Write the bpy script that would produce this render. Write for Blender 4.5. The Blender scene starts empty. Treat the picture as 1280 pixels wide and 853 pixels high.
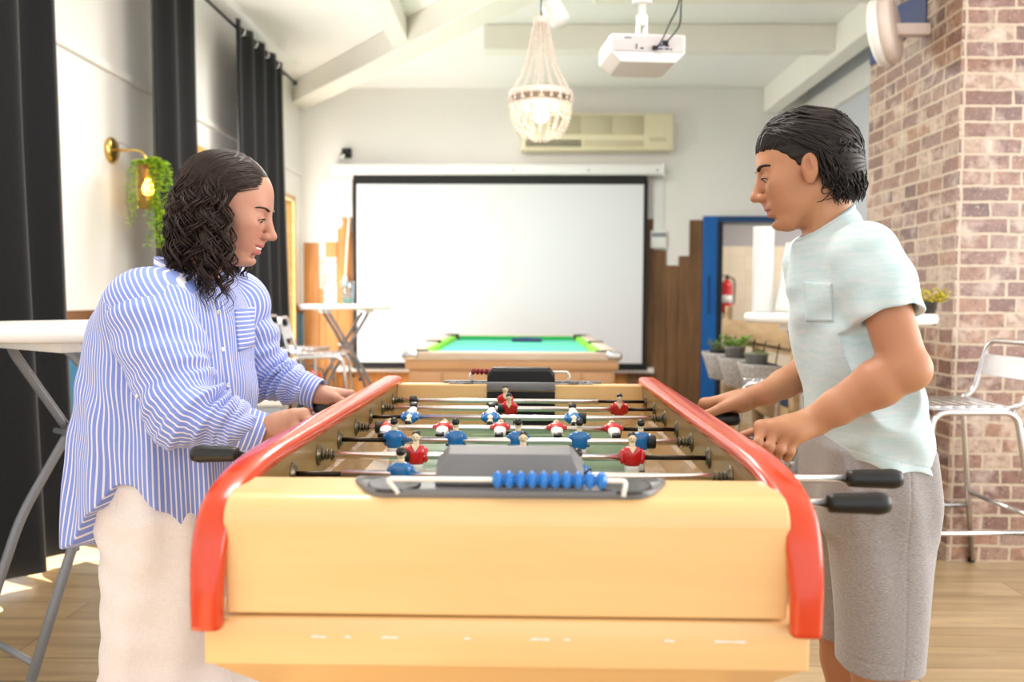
import bpy, math, random, sys
import numpy as np
from mathutils import Vector, Matrix, Euler

rnd = random.Random(7)
SC = bpy.context.scene
COL = SC.collection
PI = math.pi

# ------------------------------------------------------------------ camera
H = 1.20
FPX = 1052.57
def _rot(yaw, pit, roll):
    cy, sy = math.cos(yaw), math.sin(yaw)
    Rz = np.array([[cy, -sy, 0], [sy, cy, 0], [0, 0, 1]])
    c, s = math.cos(pit), math.sin(pit)
    Rx = np.array([[1, 0, 0], [0, c, -s], [0, s, c]])
    c, s = math.cos(roll), math.sin(roll)
    Ry = np.array([[c, 0, s], [0, 1, 0], [-s, 0, c]])
    return Rz @ Rx @ Ry
CM = _rot(0.016, -0.05, -0.0039)
def at(px, py, X=None, Y=None, Z=None):
    """the point of the room seen at a photo coordinate, at a known distance Y, side X or height Z"""
    d = CM @ np.array([(px - 640) / FPX, 1.0, -(py - 426.5) / FPX])
    if Y is not None: t = Y / d[1]
    elif X is not None: t = X / d[0]
    else: t = (Z - H) / d[2]
    return Vector((d[0] * t, d[1] * t, H + d[2] * t))
cam_d = bpy.data.cameras.new('camera')
cam_d.sensor_width = 36.0
cam_d.lens = FPX / 1280 * 36.0
cam_d.clip_start = 0.05
cam_d.clip_end = 200
cam = bpy.data.objects.new('camera', cam_d)
COL.objects.link(cam)
r_, f_, u_ = CM[:, 0], CM[:, 1], CM[:, 2]
cam.matrix_world = Matrix(((r_[0], u_[0], -f_[0], 0), (r_[1], u_[1], -f_[1], 0), (r_[2], u_[2], -f_[2], H), (0, 0, 0, 1)))
SC.camera = cam
cam_d.dof.use_dof = True
cam_d.dof.focus_distance = 1.75
cam_d.dof.aperture_fstop = 3.2

# ------------------------------------------------------------------ materials
def lin(c):
    if isinstance(c, str):
        c = c.lstrip('#'); c = [int(c[i:i + 2], 16) / 255 for i in (0, 2, 4)]
    return tuple((x / 12.92 if x <= .04045 else ((x + .055) / 1.055) ** 2.4) for x in c[:3]) + (1.0,)
class NT:
    def __init__(s, name):
        s.m = bpy.data.materials.new(name); s.m.use_nodes = True
        s.t = s.m.node_tree; s.t.nodes.clear()
        s.out = s.n('ShaderNodeOutputMaterial')
        s.b = s.n('ShaderNodeBsdfPrincipled')
        s.l(s.b.outputs[0], s.out.inputs[0])
    def n(s, typ, **kw):
        nd = s.t.nodes.new(typ)
        for k, v in kw.items():
            if k.startswith('i_'):
                nd.inputs[k[2:].replace('_', ' ')].default_value = v
            else: setattr(nd, k, v)
        return nd
    def l(s, a, b): s.t.links.new(a, b)
    def set(s, **kw):
        for k, v in kw.items():
            s.b.inputs[k.replace('_', ' ')].default_value = v
        return s
    def coords(s, scale=(1, 1, 1), kind='Object', rot=(0, 0, 0)):
        tc = s.n('ShaderNodeTexCoord'); mp = s.n('ShaderNodeMapping')
        mp.inputs['Scale'].default_value = scale
        mp.inputs['Rotation'].default_value = rot
        s.l(tc.outputs[kind], mp.inputs[0]); return mp.outputs[0]
    def attr(s, name):
        return s.n('ShaderNodeAttribute', attribute_name=name)
    def noise(s, vec, scale, detail=3, rough=.55, dist=0):
        nd = s.n('ShaderNodeTexNoise'); s.l(vec, nd.inputs['Vector'])
        nd.inputs['Scale'].default_value = scale; nd.inputs['Detail'].default_value = detail
        nd.inputs['Roughness'].default_value = rough; nd.inputs['Distortion'].default_value = dist
        return nd.outputs[0]
    def ramp(s, fac, stops, interp='LINEAR'):
        nd = s.n('ShaderNodeValToRGB'); s.l(fac, nd.inputs[0]); cr = nd.color_ramp; cr.interpolation = interp
        while len(cr.elements) < len(stops): cr.elements.new(.5)
        for e, (p, c) in zip(cr.elements, stops):
            e.position = p; e.color = lin(c) if not isinstance(c, (int, float)) else (c, c, c, 1)
        return nd.outputs[0]
    def mix(s, fac, a, b, mode='MIX'):
        nd = s.n('ShaderNodeMix', data_type='RGBA', blend_type=mode)
        if isinstance(fac, (int, float)): nd.inputs[0].default_value = fac
        else: s.l(fac, nd.inputs[0])
        for i, v in ((6, a), (7, b)):
            if isinstance(v, (str, tuple, list)): nd.inputs[i].default_value = lin(v)
            else: s.l(v, nd.inputs[i])
        return nd.outputs[2]
    def math(s, op, a, b=None):
        nd = s.n('ShaderNodeMath', operation=op)
        for i, v in ((0, a), (1, b)):
            if v is None: continue
            if isinstance(v, (int, float)): nd.inputs[i].default_value = v
            else: s.l(v, nd.inputs[i])
        return nd.outputs[0]
    def col(s, c):
        if isinstance(c, (str, tuple, list)): s.b.inputs['Base Color'].default_value = lin(c)
        else: s.l(c, s.b.inputs['Base Color'])
        return s
    def bump(s, h, strength=.2, dist=.01):
        nd = s.n('ShaderNodeBump'); nd.inputs['Strength'].default_value = strength
        nd.inputs['Distance'].default_value = dist
        s.l(h, nd.inputs['Height']); s.l(nd.outputs[0], s.b.inputs['Normal']); return s
def plain(name, c, rough=.5, metal=0., var=.06, scale=25, spec=.5, bump=0, coat=0):
    """one-colour surface with a little procedural unevenness"""
    t = NT(name); v = t.coords()
    nz = t.noise(v, scale)
    cc = lin(c)
    a = tuple(max(0, x * (1 - var)) for x in cc[:3]); b = tuple(min(1, x * (1 + var)) for x in cc[:3])
    nd = t.n('ShaderNodeMix', data_type='RGBA'); t.l(nz, nd.inputs[0])
    nd.inputs[6].default_value = a + (1,); nd.inputs[7].default_value = b + (1,)
    t.col(nd.outputs[2]); t.set(Roughness=rough, Metallic=metal)
    t.b.inputs['Specular IOR Level'].default_value = spec
    if coat: t.b.inputs['Coat Weight'].default_value = coat; t.b.inputs['Coat Roughness'].default_value = .08
    if bump: t.bump(nz, bump, .004)
    return t.m
def emit(name, c, strength):
    t = NT(name); t.col(c)
    t.b.inputs['Emission Color'].default_value = lin(c); t.b.inputs['Emission Strength'].default_value = strength
    return t.m
def wood(name, dark, light, rough=.4, grain=(2, 30, 30), coat=0, spec=.5, rot=(0, 0, 0), contrast=(.3, .7)):
    t = NT(name); v = t.coords(grain, rot=rot)
    n1 = t.noise(v, 1.0, 5, .6, .6); n2 = t.noise(t.coords((1.5, 1.5, 1.5)), 1.2, 2)
    f = t.math('ADD', t.math('MULTIPLY', n1, .7), t.math('MULTIPLY', n2, .3))
    t.col(t.ramp(f, [(contrast[0], dark), (contrast[1], light)]))
    t.set(Roughness=rough); t.b.inputs['Specular IOR Level'].default_value = spec
    if coat: t.b.inputs['Coat Weight'].default_value = coat; t.b.inputs['Coat Roughness'].default_value = .1
    return t.m

# ------------------------------------------------------------------ mesh builder
def ortho(d):
    d = Vector(d).normalized()
    a = Vector((0, 0, 1)) if abs(d.z) < .9 else Vector((1, 0, 0))
    u = d.cross(a).normalized(); return u, d.cross(u).normalized()
class MB:
    def __init__(s): s.v = []; s.f = []; s.mi = []; s.sm = []; s.cur = 0; s.uv = {}
    def mat(s, i): s.cur = i; return s
    def face(s, idx, smooth=False): s.f.append(tuple(idx)); s.mi.append(s.cur); s.sm.append(smooth)
    def add(s, verts, faces, smooth=False):
        b = len(s.v); s.v.extend(tuple(p) for p in verts)
        for f in faces: s.face([b + i for i in f], smooth)
        return s
    def box(s, lo, hi, M=None):
        x0, y0, z0 = lo; x1, y1, z1 = hi
        vs = [Vector(p) for p in ((x0, y0, z0), (x1, y0, z0), (x1, y1, z0), (x0, y1, z0), (x0, y0, z1), (x1, y0, z1), (x1, y1, z1), (x0, y1, z1))]
        if M is not None: vs = [M @ p for p in vs]
        return s.add(vs, [(0, 3, 2, 1), (4, 5, 6, 7), (0, 1, 5, 4), (1, 2, 6, 5), (2, 3, 7, 6), (3, 0, 4, 7)])
    def rbox(s, lo, hi, r=.005, seg=2, M=None):
        """box with rounded vertical-and-horizontal edges (superellipse grid)"""
        import bmesh
        bm = bmesh.new(); bmesh.ops.create_cube(bm, size=1)
        for v in bm.verts:
            v.co = Vector([(lo[i] + hi[i]) / 2 + v.co[i] * (hi[i] - lo[i]) for i in range(3)])
        r = min(r, *(abs(hi[i] - lo[i]) * .49 for i in range(3)))
        bmesh.ops.bevel(bm, geom=bm.edges[:], offset=r, segments=seg, profile=.5, affect='EDGES')
        if M is not None: bm.transform(M)
        bm.verts.index_update()
        s.add([v.co.copy() for v in bm.verts], [[v.index for v in f.verts] for f in bm.faces], True); bm.free(); return s
    def cyl(s, a, b, r0, r1=None, n=16, caps=True, smooth=True):
        a, b = Vector(a), Vector(b); r1 = r0 if r1 is None else r1
        u, w = ortho(b - a); vs = []
        for p, r in ((a, r0), (b, r1)):
            for i in range(n):
                t = 2 * PI * i / n; vs.append(p + (u * math.cos(t) + w * math.sin(t)) * r)
        fs = [(i, (i + 1) % n, n + (i + 1) % n, n + i) for i in range(n)]
        s.add(vs, fs, smooth); b0 = len(s.v) - 2 * n
        if caps:
            s.face([b0 + i for i in range(n)][::-1]); s.face([b0 + n + i for i in range(n)])
        return s
    def lathe(s, prof, a=(0, 0, 0), d=(0, 0, 1), n=20, sx=1., smooth=True):
        """prof: list of (r, h) along axis d from a"""
        a = Vector(a); d = Vector(d).normalized(); u, w = ortho(d); vs = []
        for r, h in prof:
            for i in range(n):
                t = 2 * PI * i / n; vs.append(a + d * h + (u * math.cos(t) * sx + w * math.sin(t)) * r)
        fs = []
        for k in range(len(prof) - 1):
            for i in range(n):
                fs.append((k * n + i, k * n + (i + 1) % n, (k + 1) * n + (i + 1) % n, (k + 1) * n + i))
        s.add(vs, fs, smooth); b0 = len(s.v) - len(vs)
        if prof[0][0] > 1e-6: s.face([b0 + i for i in range(n)][::-1])
        if prof[-1][0] > 1e-6: s.face([b0 + (len(prof) - 1) * n + i for i in range(n)])
        return s
    def tube(s, pts, r, n=8, closed=False, caps=True, flat=1.0):
        pts = [Vector(p) for p in pts]; m = len(pts)
        rs = r if isinstance(r, (list, tuple)) else [r] * m
        tang = []
        for i in range(m):
            if closed: t = pts[(i + 1) % m] - pts[i - 1]
            else: t = pts[min(i + 1, m - 1)] - pts[max(i - 1, 0)]
            tang.append(t.normalized() if t.length > 1e-9 else Vector((0, 0, 1)))
        u, _ = ortho(tang[0]); vs = []
        for i in range(m):
            u = (u - tang[i] * u.dot(tang[i]))
            u = u.normalized() if u.length > 1e-6 else ortho(tang[i])[0]
            w = tang[i].cross(u)
            for k in range(n):
                t = 2 * PI * k / n; vs.append(pts[i] + (u * math.cos(t) + w * math.sin(t) * flat) * rs[i])
        fs = []
        for i in range(m if closed else m - 1):
            j = (i + 1) % m
            for k in range(n): fs.append((i * n + k, i * n + (k + 1) % n, j * n + (k + 1) % n, j * n + k))
        s.add(vs, fs, True); b0 = len(s.v) - len(vs)
        if caps and not closed:
            s.face([b0 + k for k in range(n)][::-1]); s.face([b0 + (m - 1) * n + k for k in range(n)])
        return s
    def ball(s, c, r, n=12, m=8, R=None):
        """ellipsoid"""
        c = Vector(c); r = (r, r, r) if isinstance(r, (int, float)) else r
        vs = []; fs = []
        for j in range(m + 1):
            ph = PI * j / m
            for i in range(n):
                t = 2 * PI * i / n
                p = Vector((math.sin(ph) * math.cos(t) * r[0], math.sin(ph) * math.sin(t) * r[1], math.cos(ph) * r[2]))
                vs.append(c + (R @ p if R is not None else p))
        for j in range(m):
            for i in range(n): fs.append((j * n + i, (j + 1) * n + i, (j + 1) * n + (i + 1) % n, j * n + (i + 1) % n))
        return s.add(vs, fs, True)
    def prism(s, poly, a, b, axis='x', smooth=False):
        """closed 2-D outline extruded along an axis from a to b; poly in the other two axes in order"""
        def P(q, t):
            return {'x': (t, q[0], q[1]), 'y': (q[0], t, q[1]), 'z': (q[0], q[1], t)}[axis]
        n = len(poly); vs = [P(q, a) for q in poly] + [P(q, b) for q in poly]
        s.add(vs, [(i, (i + 1) % n, n + (i + 1) % n, n + i) for i in range(n)], smooth); b0 = len(s.v) - 2 * n
        s.face([b0 + i for i in range(n)][::-1]); s.face([b0 + n + i for i in range(n)]); return s
    def sweep(s, sections, closed_ends=True, smooth=True):
        """loft of equal-length closed rings"""
        n = len(sections[0]); b0 = len(s.v)
        for sec in sections: s.v.extend(tuple(p) for p in sec)
        for k in range(len(sections) - 1):
            for i in range(n): s.face((b0 + k * n + i, b0 + k * n + (i + 1) % n, b0 + (k + 1) * n + (i + 1) % n, b0 + (k + 1) * n + i), smooth)
        if closed_ends:
            s.face([b0 + i for i in range(n)][::-1]); s.face([b0 + (len(sections) - 1) * n + i for i in range(n)])
        return s
    def build(s, name, mats, parent=None, bevel=0, seg=2, loc=None, uvf=None, recalc=True, autosm=False):
        me = bpy.data.meshes.new(name); me.from_pydata([tuple(p) for p in s.v], [], s.f)
        for m in (mats if isinstance(mats, (list, tuple)) else [mats]): me.materials.append(m)
        me.polygons.foreach_set('material_index', s.mi); me.polygons.foreach_set('use_smooth', s.sm)
        if recalc:
            import bmesh
            bm = bmesh.new(); bm.from_mesh(me); bmesh.ops.recalc_face_normals(bm, faces=bm.faces); bm.to_mesh(me); bm.free()
        if uvf:
            uvl = me.uv_layers.new(name='UVMap')
            for p in me.polygons:
                for li in p.loop_indices:
                    uvl.data[li].uv = uvf(me.vertices[me.loops[li].vertex_index].co, p.normal)
        me.update()
        o = bpy.data.objects.new(name, me); COL.objects.link(o)
        if parent is not None: o.parent = parent
        if loc is not None: o.location = loc
        if bevel:
            b = o.modifiers.new('bevel', 'BEVEL'); b.width = bevel; b.segments = seg; b.limit_method = 'ANGLE'; b.angle_limit = math.radians(40)
            b.harden_normals = False
            me.polygons.foreach_set('use_smooth', s.sm)
        return o
def tag(o, label=None, cat=None, group=None, kind=None):
    if label: o['label'] = label
    if cat: o['category'] = cat
    if group: o['group'] = group
    if kind: o['kind'] = kind
    return o
def empty(name, loc=(0, 0, 0), rz=0, **kw):
    o = bpy.data.objects.new(name, None); COL.objects.link(o); o.location = loc; o.rotation_euler = (0, 0, rz)
    o.empty_display_size = .1
    return tag(o, **kw)
def copy_tree(o, parent=None, kids=None):
    kids = kids or children_of()
    c = o.copy(); COL.objects.link(c)
    if parent is not None: c.parent = parent
    for ch in kids.get(o.name, []): copy_tree(ch, c, kids)
    return c
def children_of():
    k = {}
    for o in COL.objects:
        if o.parent is not None: k.setdefault(o.parent.name, []).append(o)
    return k
def spline(pts, n=8, closed=False):
    """Catmull-Rom through points"""
    P = [Vector(p) for p in pts]; out = []; m = len(P)
    rng = range(m if closed else m - 1)
    for i in rng:
        if closed: p0, p1, p2, p3 = P[i - 1], P[i], P[(i + 1) % m], P[(i + 2) % m]
        else: p0, p1, p2, p3 = P[max(i - 1, 0)], P[i], P[i + 1], P[min(i + 2, m - 1)]
        for k in range(n):
            t = k / n
            out.append(.5 * ((2 * p1) + (p2 - p0) * t + (2 * p0 - 5 * p1 + 4 * p2 - p3) * t * t + (3 * p1 - p0 - 3 * p2 + p3) * t ** 3))
    if not closed: out.append(P[-1])
    return out
def fillet(pts, r, n=6):
    """polyline with rounded corners"""
    P = [Vector(p) for p in pts]; out = [P[0]]
    for i in range(1, len(P) - 1):
        a, b, c = P[i - 1], P[i], P[i + 1]
        d = min(r, (a - b).length * .49, (c - b).length * .49)
        p, q = b + (a - b).normalized() * d, b + (c - b).normalized() * d
        for k in range(n + 1):
            t = k / n; out.append((1 - t) ** 2 * p + 2 * t * (1 - t) * b + t * t * q)
    return out + [P[-1]]
# ------------------------------------------------------------------ implicit modelling: smooth unions of tapered limbs, skinned by surface nets
F32 = np.float32
class Sdf:
    def __init__(s): s.ops = []; s.post = None; s.maxd = 0.0
    def _add(s, fn, c, R, op, k): s.ops.append((fn, np.array(c, F32), float(R), op, float(k))); return s
    def cone(s, a, b, ra, rb=None, op='u', k=.01, flat=None):
        """tapered capsule a->b; flat=(dir, factor) squashes it along a direction"""
        a = np.array(a, F32); b = np.array(b, F32); rb = ra if rb is None else rb
        ba = b - a; L2 = float(ba @ ba) + 1e-12
        if flat is None:
            def fn(P):
                pa = P - a; t = np.clip((pa @ ba) / L2, 0, 1)
                q = pa - t[:, None] * ba
                return np.sqrt((q * q).sum(1)) - (ra + (rb - ra) * t)
        else:
            dr = np.array(flat[0], F32); dr /= np.linalg.norm(dr); g = 1.0 / flat[1]
            def fn(P):
                pa = P - a; t = np.clip((pa @ ba) / L2, 0, 1)
                q = pa - t[:, None] * ba
                e = q @ dr; q = q + (e * (g - 1))[:, None] * dr
                return (np.sqrt((q * q).sum(1)) - (ra + (rb - ra) * t)) / max(g, 1)
        return s._add(fn, (a + b) / 2, math.sqrt(L2) / 2 + max(ra, rb) * (max(1, flat[1]) if flat else 1), op, k)
    def ell(s, c, r, R=None, op='u', k=.01):
        c = np.array(c, F32); r = np.array(r, F32); R = None if R is None else np.array(R, F32)
        def fn(P):
            q = P - c
            if R is not None: q = q @ R
            k0 = np.sqrt(((q / r) ** 2).sum(1)); k1 = np.sqrt(((q / (r * r)) ** 2).sum(1)) + 1e-9
            return k0 * (k0 - 1) / k1
        return s._add(fn, c, r.max(), op, k)
    def box(s, c, h, R=None, rad=.005, op='u', k=.005):
        c = np.array(c, F32); h = np.array(h, F32) - rad; R = None if R is None else np.array(R, F32)
        def fn(P):
            q = P - c
            if R is not None: q = q @ R
            q = np.abs(q) - h
            return np.sqrt((np.maximum(q, 0) ** 2).sum(1)) + np.minimum(q.max(1), 0) - rad
        return s._add(fn, c, float(np.linalg.norm(h)) + rad, op, k)
    def loft(s, rows, op='u', k=.02, p=2.3, lo=None, hi=None):
        """horizontal superellipse sections: rows of (z, cx, cy, rx, ry)"""
        rows = np.array(sorted(rows), float); zs = rows[:, 0]
        # smooth (monotone-ish) resampling
        zz = np.linspace(zs[0], zs[-1], 160); cols = []
        for j in range(1, 5):
            y = rows[:, j]; m = np.gradient(y, zs)
            i = np.clip(np.searchsorted(zs, zz) - 1, 0, len(zs) - 2); hh = zs[i + 1] - zs[i]; t = (zz - zs[i]) / hh
            cols.append((2 * t**3 - 3 * t**2 + 1) * y[i] + (t**3 - 2 * t**2 + t) * hh * m[i] + (-2 * t**3 + 3 * t**2) * y[i + 1] + (t**3 - t**2) * hh * m[i + 1])
        z0, z1 = zs[0], zs[-1]
        def fn(P):
            z = P[:, 2]
            cx, cy, rx, ry = (np.interp(z, zz, c) for c in cols)
            a = np.abs(P[:, 0] - cx) / rx; b = np.abs(P[:, 1] - cy) / ry
            e = (a ** p + b ** p) ** (1 / p)
            d = (e - 1) * np.minimum(rx, ry)
            dz = np.maximum(z0 - z, z - z1)
            return np.where(dz > 0, np.sqrt(np.maximum(d, 0) ** 2 + dz ** 2), np.maximum(d, dz)).astype(F32)
        R = max((z1 - z0) / 2, 0) + max(rows[:, 3].max(), rows[:, 4].max())
        return s._add(fn, (rows[:, 1].mean(), rows[:, 2].mean(), (z0 + z1) / 2), R + .1, op, k)
    def plane(s, p, n, op='cut', k=.002):
        """cut away the side the normal n points to"""
        p = np.array(p, F32); n = np.array(n, F32); n /= np.linalg.norm(n)
        return s._add(lambda P: (P - p) @ n, p, 1e6, op, k)
    def func(s, fn, c, R, op='u', k=.005): return s._add(fn, c, R, op, k)
    def ev(s, P, c=None, rad=None):
        d = np.full(len(P), 10.0, F32)
        for fn, oc, R, op, k in s.ops:
            if c is not None and R < 1e5:
                gap = float(np.linalg.norm(c - oc)) - R - rad
                if gap > 2 * k + .04:
                    if op == 'u': d = np.minimum(d, gap)
                    continue
            q = fn(P)
            if op == 'u':
                if k <= 0: d = np.minimum(d, q)
                else:
                    h = np.maximum(k - np.abs(d - q), 0) / k
                    d = np.minimum(d, q) - h * h * k * .25
            else:
                q = q if op == 'cut' else -q
                if k <= 0: d = np.maximum(d, q)
                else:
                    h = np.maximum(k - np.abs(d - q), 0) / k
                    d = np.maximum(d, q) + h * h * k * .25
        if s.post is not None: d = s.post(P, d)
        return d
    def mesh(s, lo, hi, h, B=14):
        lo = np.array(lo, F32); hi = np.array(hi, F32)
        nb = np.ceil((hi - lo) / (h * B)).astype(int)
        bs = h * B; half = bs / 2 * math.sqrt(3) + h * 2
        g = np.stack(np.meshgrid(*[np.arange(n) for n in nb], indexing='ij'), -1).reshape(-1, 3)
        cen = lo + (g + .5).astype(F32) * bs
        d0 = np.concatenate([s.ev(cen[i:i + 20000]) for i in range(0, len(cen), 20000)])
        keep = np.abs(d0) < half * 2.5 + s.maxd
        n1 = B + 2
        loc = np.stack(np.meshgrid(np.arange(n1), np.arange(n1), np.arange(n1), indexing='ij'), -1).reshape(-1, 3)
        GN = (nb * B + 4).astype(np.int64)
        vid, vpos, quads = [], [], []
        off = [np.array(o) for o in ((0, 0, 0), (1, 0, 0), (0, 1, 0), (1, 1, 0), (0, 0, 1), (1, 0, 1), (0, 1, 1), (1, 1, 1))]
        edges = [(0, 1), (2, 3), (4, 5), (6, 7), (0, 2), (1, 3), (4, 6), (5, 7), (0, 4), (1, 5), (2, 6), (3, 7)]
        def gid(c): return (c[:, 0].astype(np.int64) * GN[1] + c[:, 1]) * GN[2] + c[:, 2]
        for bi, c0 in zip(g[keep], cen[keep]):
            base = bi * B
            P = lo + (base + loc).astype(F32) * h
            V = s.ev(P, c0, half).reshape(n1, n1, n1)
            if V.min() > 0 or V.max() < 0: continue
            I = V < 0
            m = B  # cells owned 0..B-1
            cnt = sum(I[o[0]:o[0] + m, o[1]:o[1] + m, o[2]:o[2] + m].astype(np.int8) for o in off)
            act = np.argwhere((cnt > 0) & (cnt < 8))
            if len(act):
                cv = [V[act[:, 0] + o[0], act[:, 1] + o[1], act[:, 2] + o[2]] for o in off]
                acc = np.zeros((len(act), 3)); num = np.zeros(len(act))
                for a, b in edges:
                    va, vb = cv[a], cv[b]; cr = (va < 0) != (vb < 0)
                    t = np.where(cr, va / np.where(cr, va - vb, 1), 0)
                    p = off[a] + t[:, None] * (off[b] - off[a])
                    acc += np.where(cr[:, None], p, 0); num += cr
                acc /= num[:, None]
                vid.append(gid(act + base)); vpos.append(lo + (act + base + acc) * h)
            for ax in range(3):
                sl = [slice(0, m)] * 3; sl2 = list(sl); sl2[ax] = slice(1, m + 1)
                A, Bq = I[tuple(sl)], I[tuple(sl2)]
                e = np.argwhere(A != Bq)
                if not len(e): continue
                flip = A[e[:, 0], e[:, 1], e[:, 2]]
                u, v = (ax + 1) % 3, (ax + 2) % 3
                du = np.zeros(3, int); du[u] = 1; dv = np.zeros(3, int); dv[v] = 1
                c = e + base
                ok = (c[:, u] > 0) & (c[:, v] > 0); c = c[ok]; flip = flip[ok]
                q = np.stack([gid(c - du - dv), gid(c - dv), gid(c), gid(c - du)], 1)
                q[~flip] = q[~flip][:, ::-1]
                quads.append(q)
        vid = np.concatenate(vid); vpos = np.concatenate(vpos); quads = np.concatenate(quads)
        o = np.argsort(vid); vid = vid[o]; vpos = vpos[o]
        ix = np.searchsorted(vid, quads); ix = np.clip(ix, 0, len(vid) - 1)
        good = (vid[ix] == quads).all(1)
        if len(good) - good.sum() > 0: print('dropped', int(len(good) - good.sum()), 'of', len(good))
        return vpos, ix[good]
def smooth_mesh(v, q, it=1, lam=.5):
    for _ in range(it):
        acc = np.zeros_like(v); n = np.zeros(len(v))
        for a, b in ((0, 1), (1, 2), (2, 3), (3, 0)):
            np.add.at(acc, q[:, a], v[q[:, b]]); np.add.at(n, q[:, a], 1)
            np.add.at(acc, q[:, b], v[q[:, a]]); np.add.at(n, q[:, b], 1)
        v = v + lam * (acc / np.maximum(n, 1)[:, None] - v)
    return v
def sdf_obj(S, name, mat, lo, hi, h, parent=None, sm=1, attrs=None, loc=None):
    v, q = S.mesh(lo, hi, h)
    if sm: v = smooth_mesh(v, q, sm)
    me = bpy.data.meshes.new(name)
    me.vertices.add(len(v)); me.vertices.foreach_set('co', v.astype(F32).ravel())
    me.loops.add(len(q) * 4); me.loops.foreach_set('vertex_index', q.astype(np.int32).ravel())
    me.polygons.add(len(q)); me.polygons.foreach_set('loop_start', np.arange(0, len(q) * 4, 4, dtype=np.int32))
    me.polygons.foreach_set('loop_total', np.full(len(q), 4, np.int32))
    me.polygons.foreach_set('use_smooth', np.ones(len(q), bool))
    me.update(calc_edges=True); me.validate()
    for m in (mat if isinstance(mat, (list, tuple)) else [mat]): me.materials.append(m)
    if attrs:
        for an, fn in attrs.items():
            val = np.asarray(fn(v), F32)
            if val.ndim == 2:
                a = me.attributes.new(an, 'FLOAT_COLOR', 'POINT')
                a.data.foreach_set('color', np.concatenate([val, np.ones((len(v), 1), F32)], 1).ravel())
            else:
                a = me.attributes.new(an, 'FLOAT', 'POINT'); a.data.foreach_set('value', val)
    o = bpy.data.objects.new(name, me); COL.objects.link(o)
    if parent is not None: o.parent = parent; o.matrix_parent_inverse = Matrix.Translation(-Vector(parent.location))
    return o
# ------------------------------------------------------------------ shared materials
M_white = plain('white_paint', (.93, .92, .90), .55, var=.015, scale=3)
M_ceil = plain('ceiling_paint', (.975, .972, .965), .6, var=.012, scale=2)
M_cream = plain('cream_beam_paint', (.95, .94, .90), .5, var=.03, scale=4)
M_grey_wall = plain('shaded_wall_grey', (.80, .81, .84), .6, var=.02, scale=3)  # the right wall's shade is mixed into this bluish grey
M_blue = plain('blue_gloss_paint', (.06, .38, .68), .35, var=.08, scale=6)
M_oak = wood('pale_oak', (.72, .55, .28), (.86, .72, .45), .4, (3, 25, 25))
M_alu = plain('brushed_aluminium', (.83, .83, .84), .26, 1.0, var=.05, scale=40)
M_chrome = plain('polished_chrome', (.80, .80, .81), .14, 1.0, var=.04, scale=60)
M_steel_grey = plain('grey_powder_coat', (.50, .51, .53), .4, .2, var=.04)
M_black = plain('black_plastic', (.02, .02, .021), .38, var=.1, scale=60)
M_rubber = plain('black_rubber', (.045, .043, .042), .6, var=.1)
M_wplastic = plain('white_plastic', (.93, .93, .92), .4, var=.015)
M_brass = plain('brushed_brass', (.86, .74, .44), .3, 1.0, var=.08)
def glass_mat(name, tint=(1, 1, 1), gl=.12):
    t = NT(name); t.t.nodes.remove(t.b)
    tr = t.n('ShaderNodeBsdfTransparent'); tr.inputs[0].default_value = lin(tint)
    g = t.n('ShaderNodeBsdfGlossy'); g.inputs['Roughness'].default_value = .03
    fr = t.n('ShaderNodeLayerWeight'); fr.inputs[0].default_value = .3
    mx = t.n('ShaderNodeMixShader')
    t.l(t.math('ADD', t.math('MULTIPLY', t.math('POWER', fr.outputs['Facing'], 4.), .5), gl * .3), mx.inputs[0]); t.l(tr.outputs[0], mx.inputs[1]); t.l(g.outputs[0], mx.inputs[2]); t.l(mx.outputs[0], t.out.inputs[0])
    return t.m
M_glass = glass_mat('clear_glass')

# floor: laminate planks running across the room
t = NT('laminate_planks'); v = t.coords((1, 1, 1))
br = t.n('ShaderNodeTexBrick'); t.l(v, br.inputs[0]); br.offset = .37
br.inputs['Scale'].default_value = 1; br.inputs['Brick Width'].default_value = 1.25; br.inputs['Row Height'].default_value = .17
br.inputs['Mortar Size'].default_value = .0022; br.inputs['Color1'].default_value = lin((.72, .62, .48)); br.inputs['Color2'].default_value = lin((.64, .54, .405))
br.inputs['Mortar'].default_value = lin((.40, .32, .23)); br.inputs['Bias'].default_value = 0
gn = t.noise(t.coords((1.3, 16, 1)), 1.5, 5, .6, .8)
t.col(t.mix(.55, br.outputs[0], t.ramp(gn, [(.3, (.55, .53, .5)), (.72, (1, 1, 1))]), 'MULTIPLY'))
t.set(Roughness=.28); t.b.inputs['Specular IOR Level'].default_value = .45
M_floor = t.m
MB().box((-3.2, -2.2, -.08), (5.6, 12.2, 0)).build('floor', M_floor)['kind'] = 'structure'

def struct(name, mb, m, **kw):
    o = mb.build(name, m, **kw); o['kind'] = 'structure'; return o
CZ = 3.42
struct('ceiling', MB().box((-2.7, -2.2, CZ), (5.6, 9.2, CZ + .1)), M_ceil)
struct('ceiling_annex', MB().box((1.0, 9.2, 2.6), (5.6, 12.2, 2.7)), M_ceil)

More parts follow.
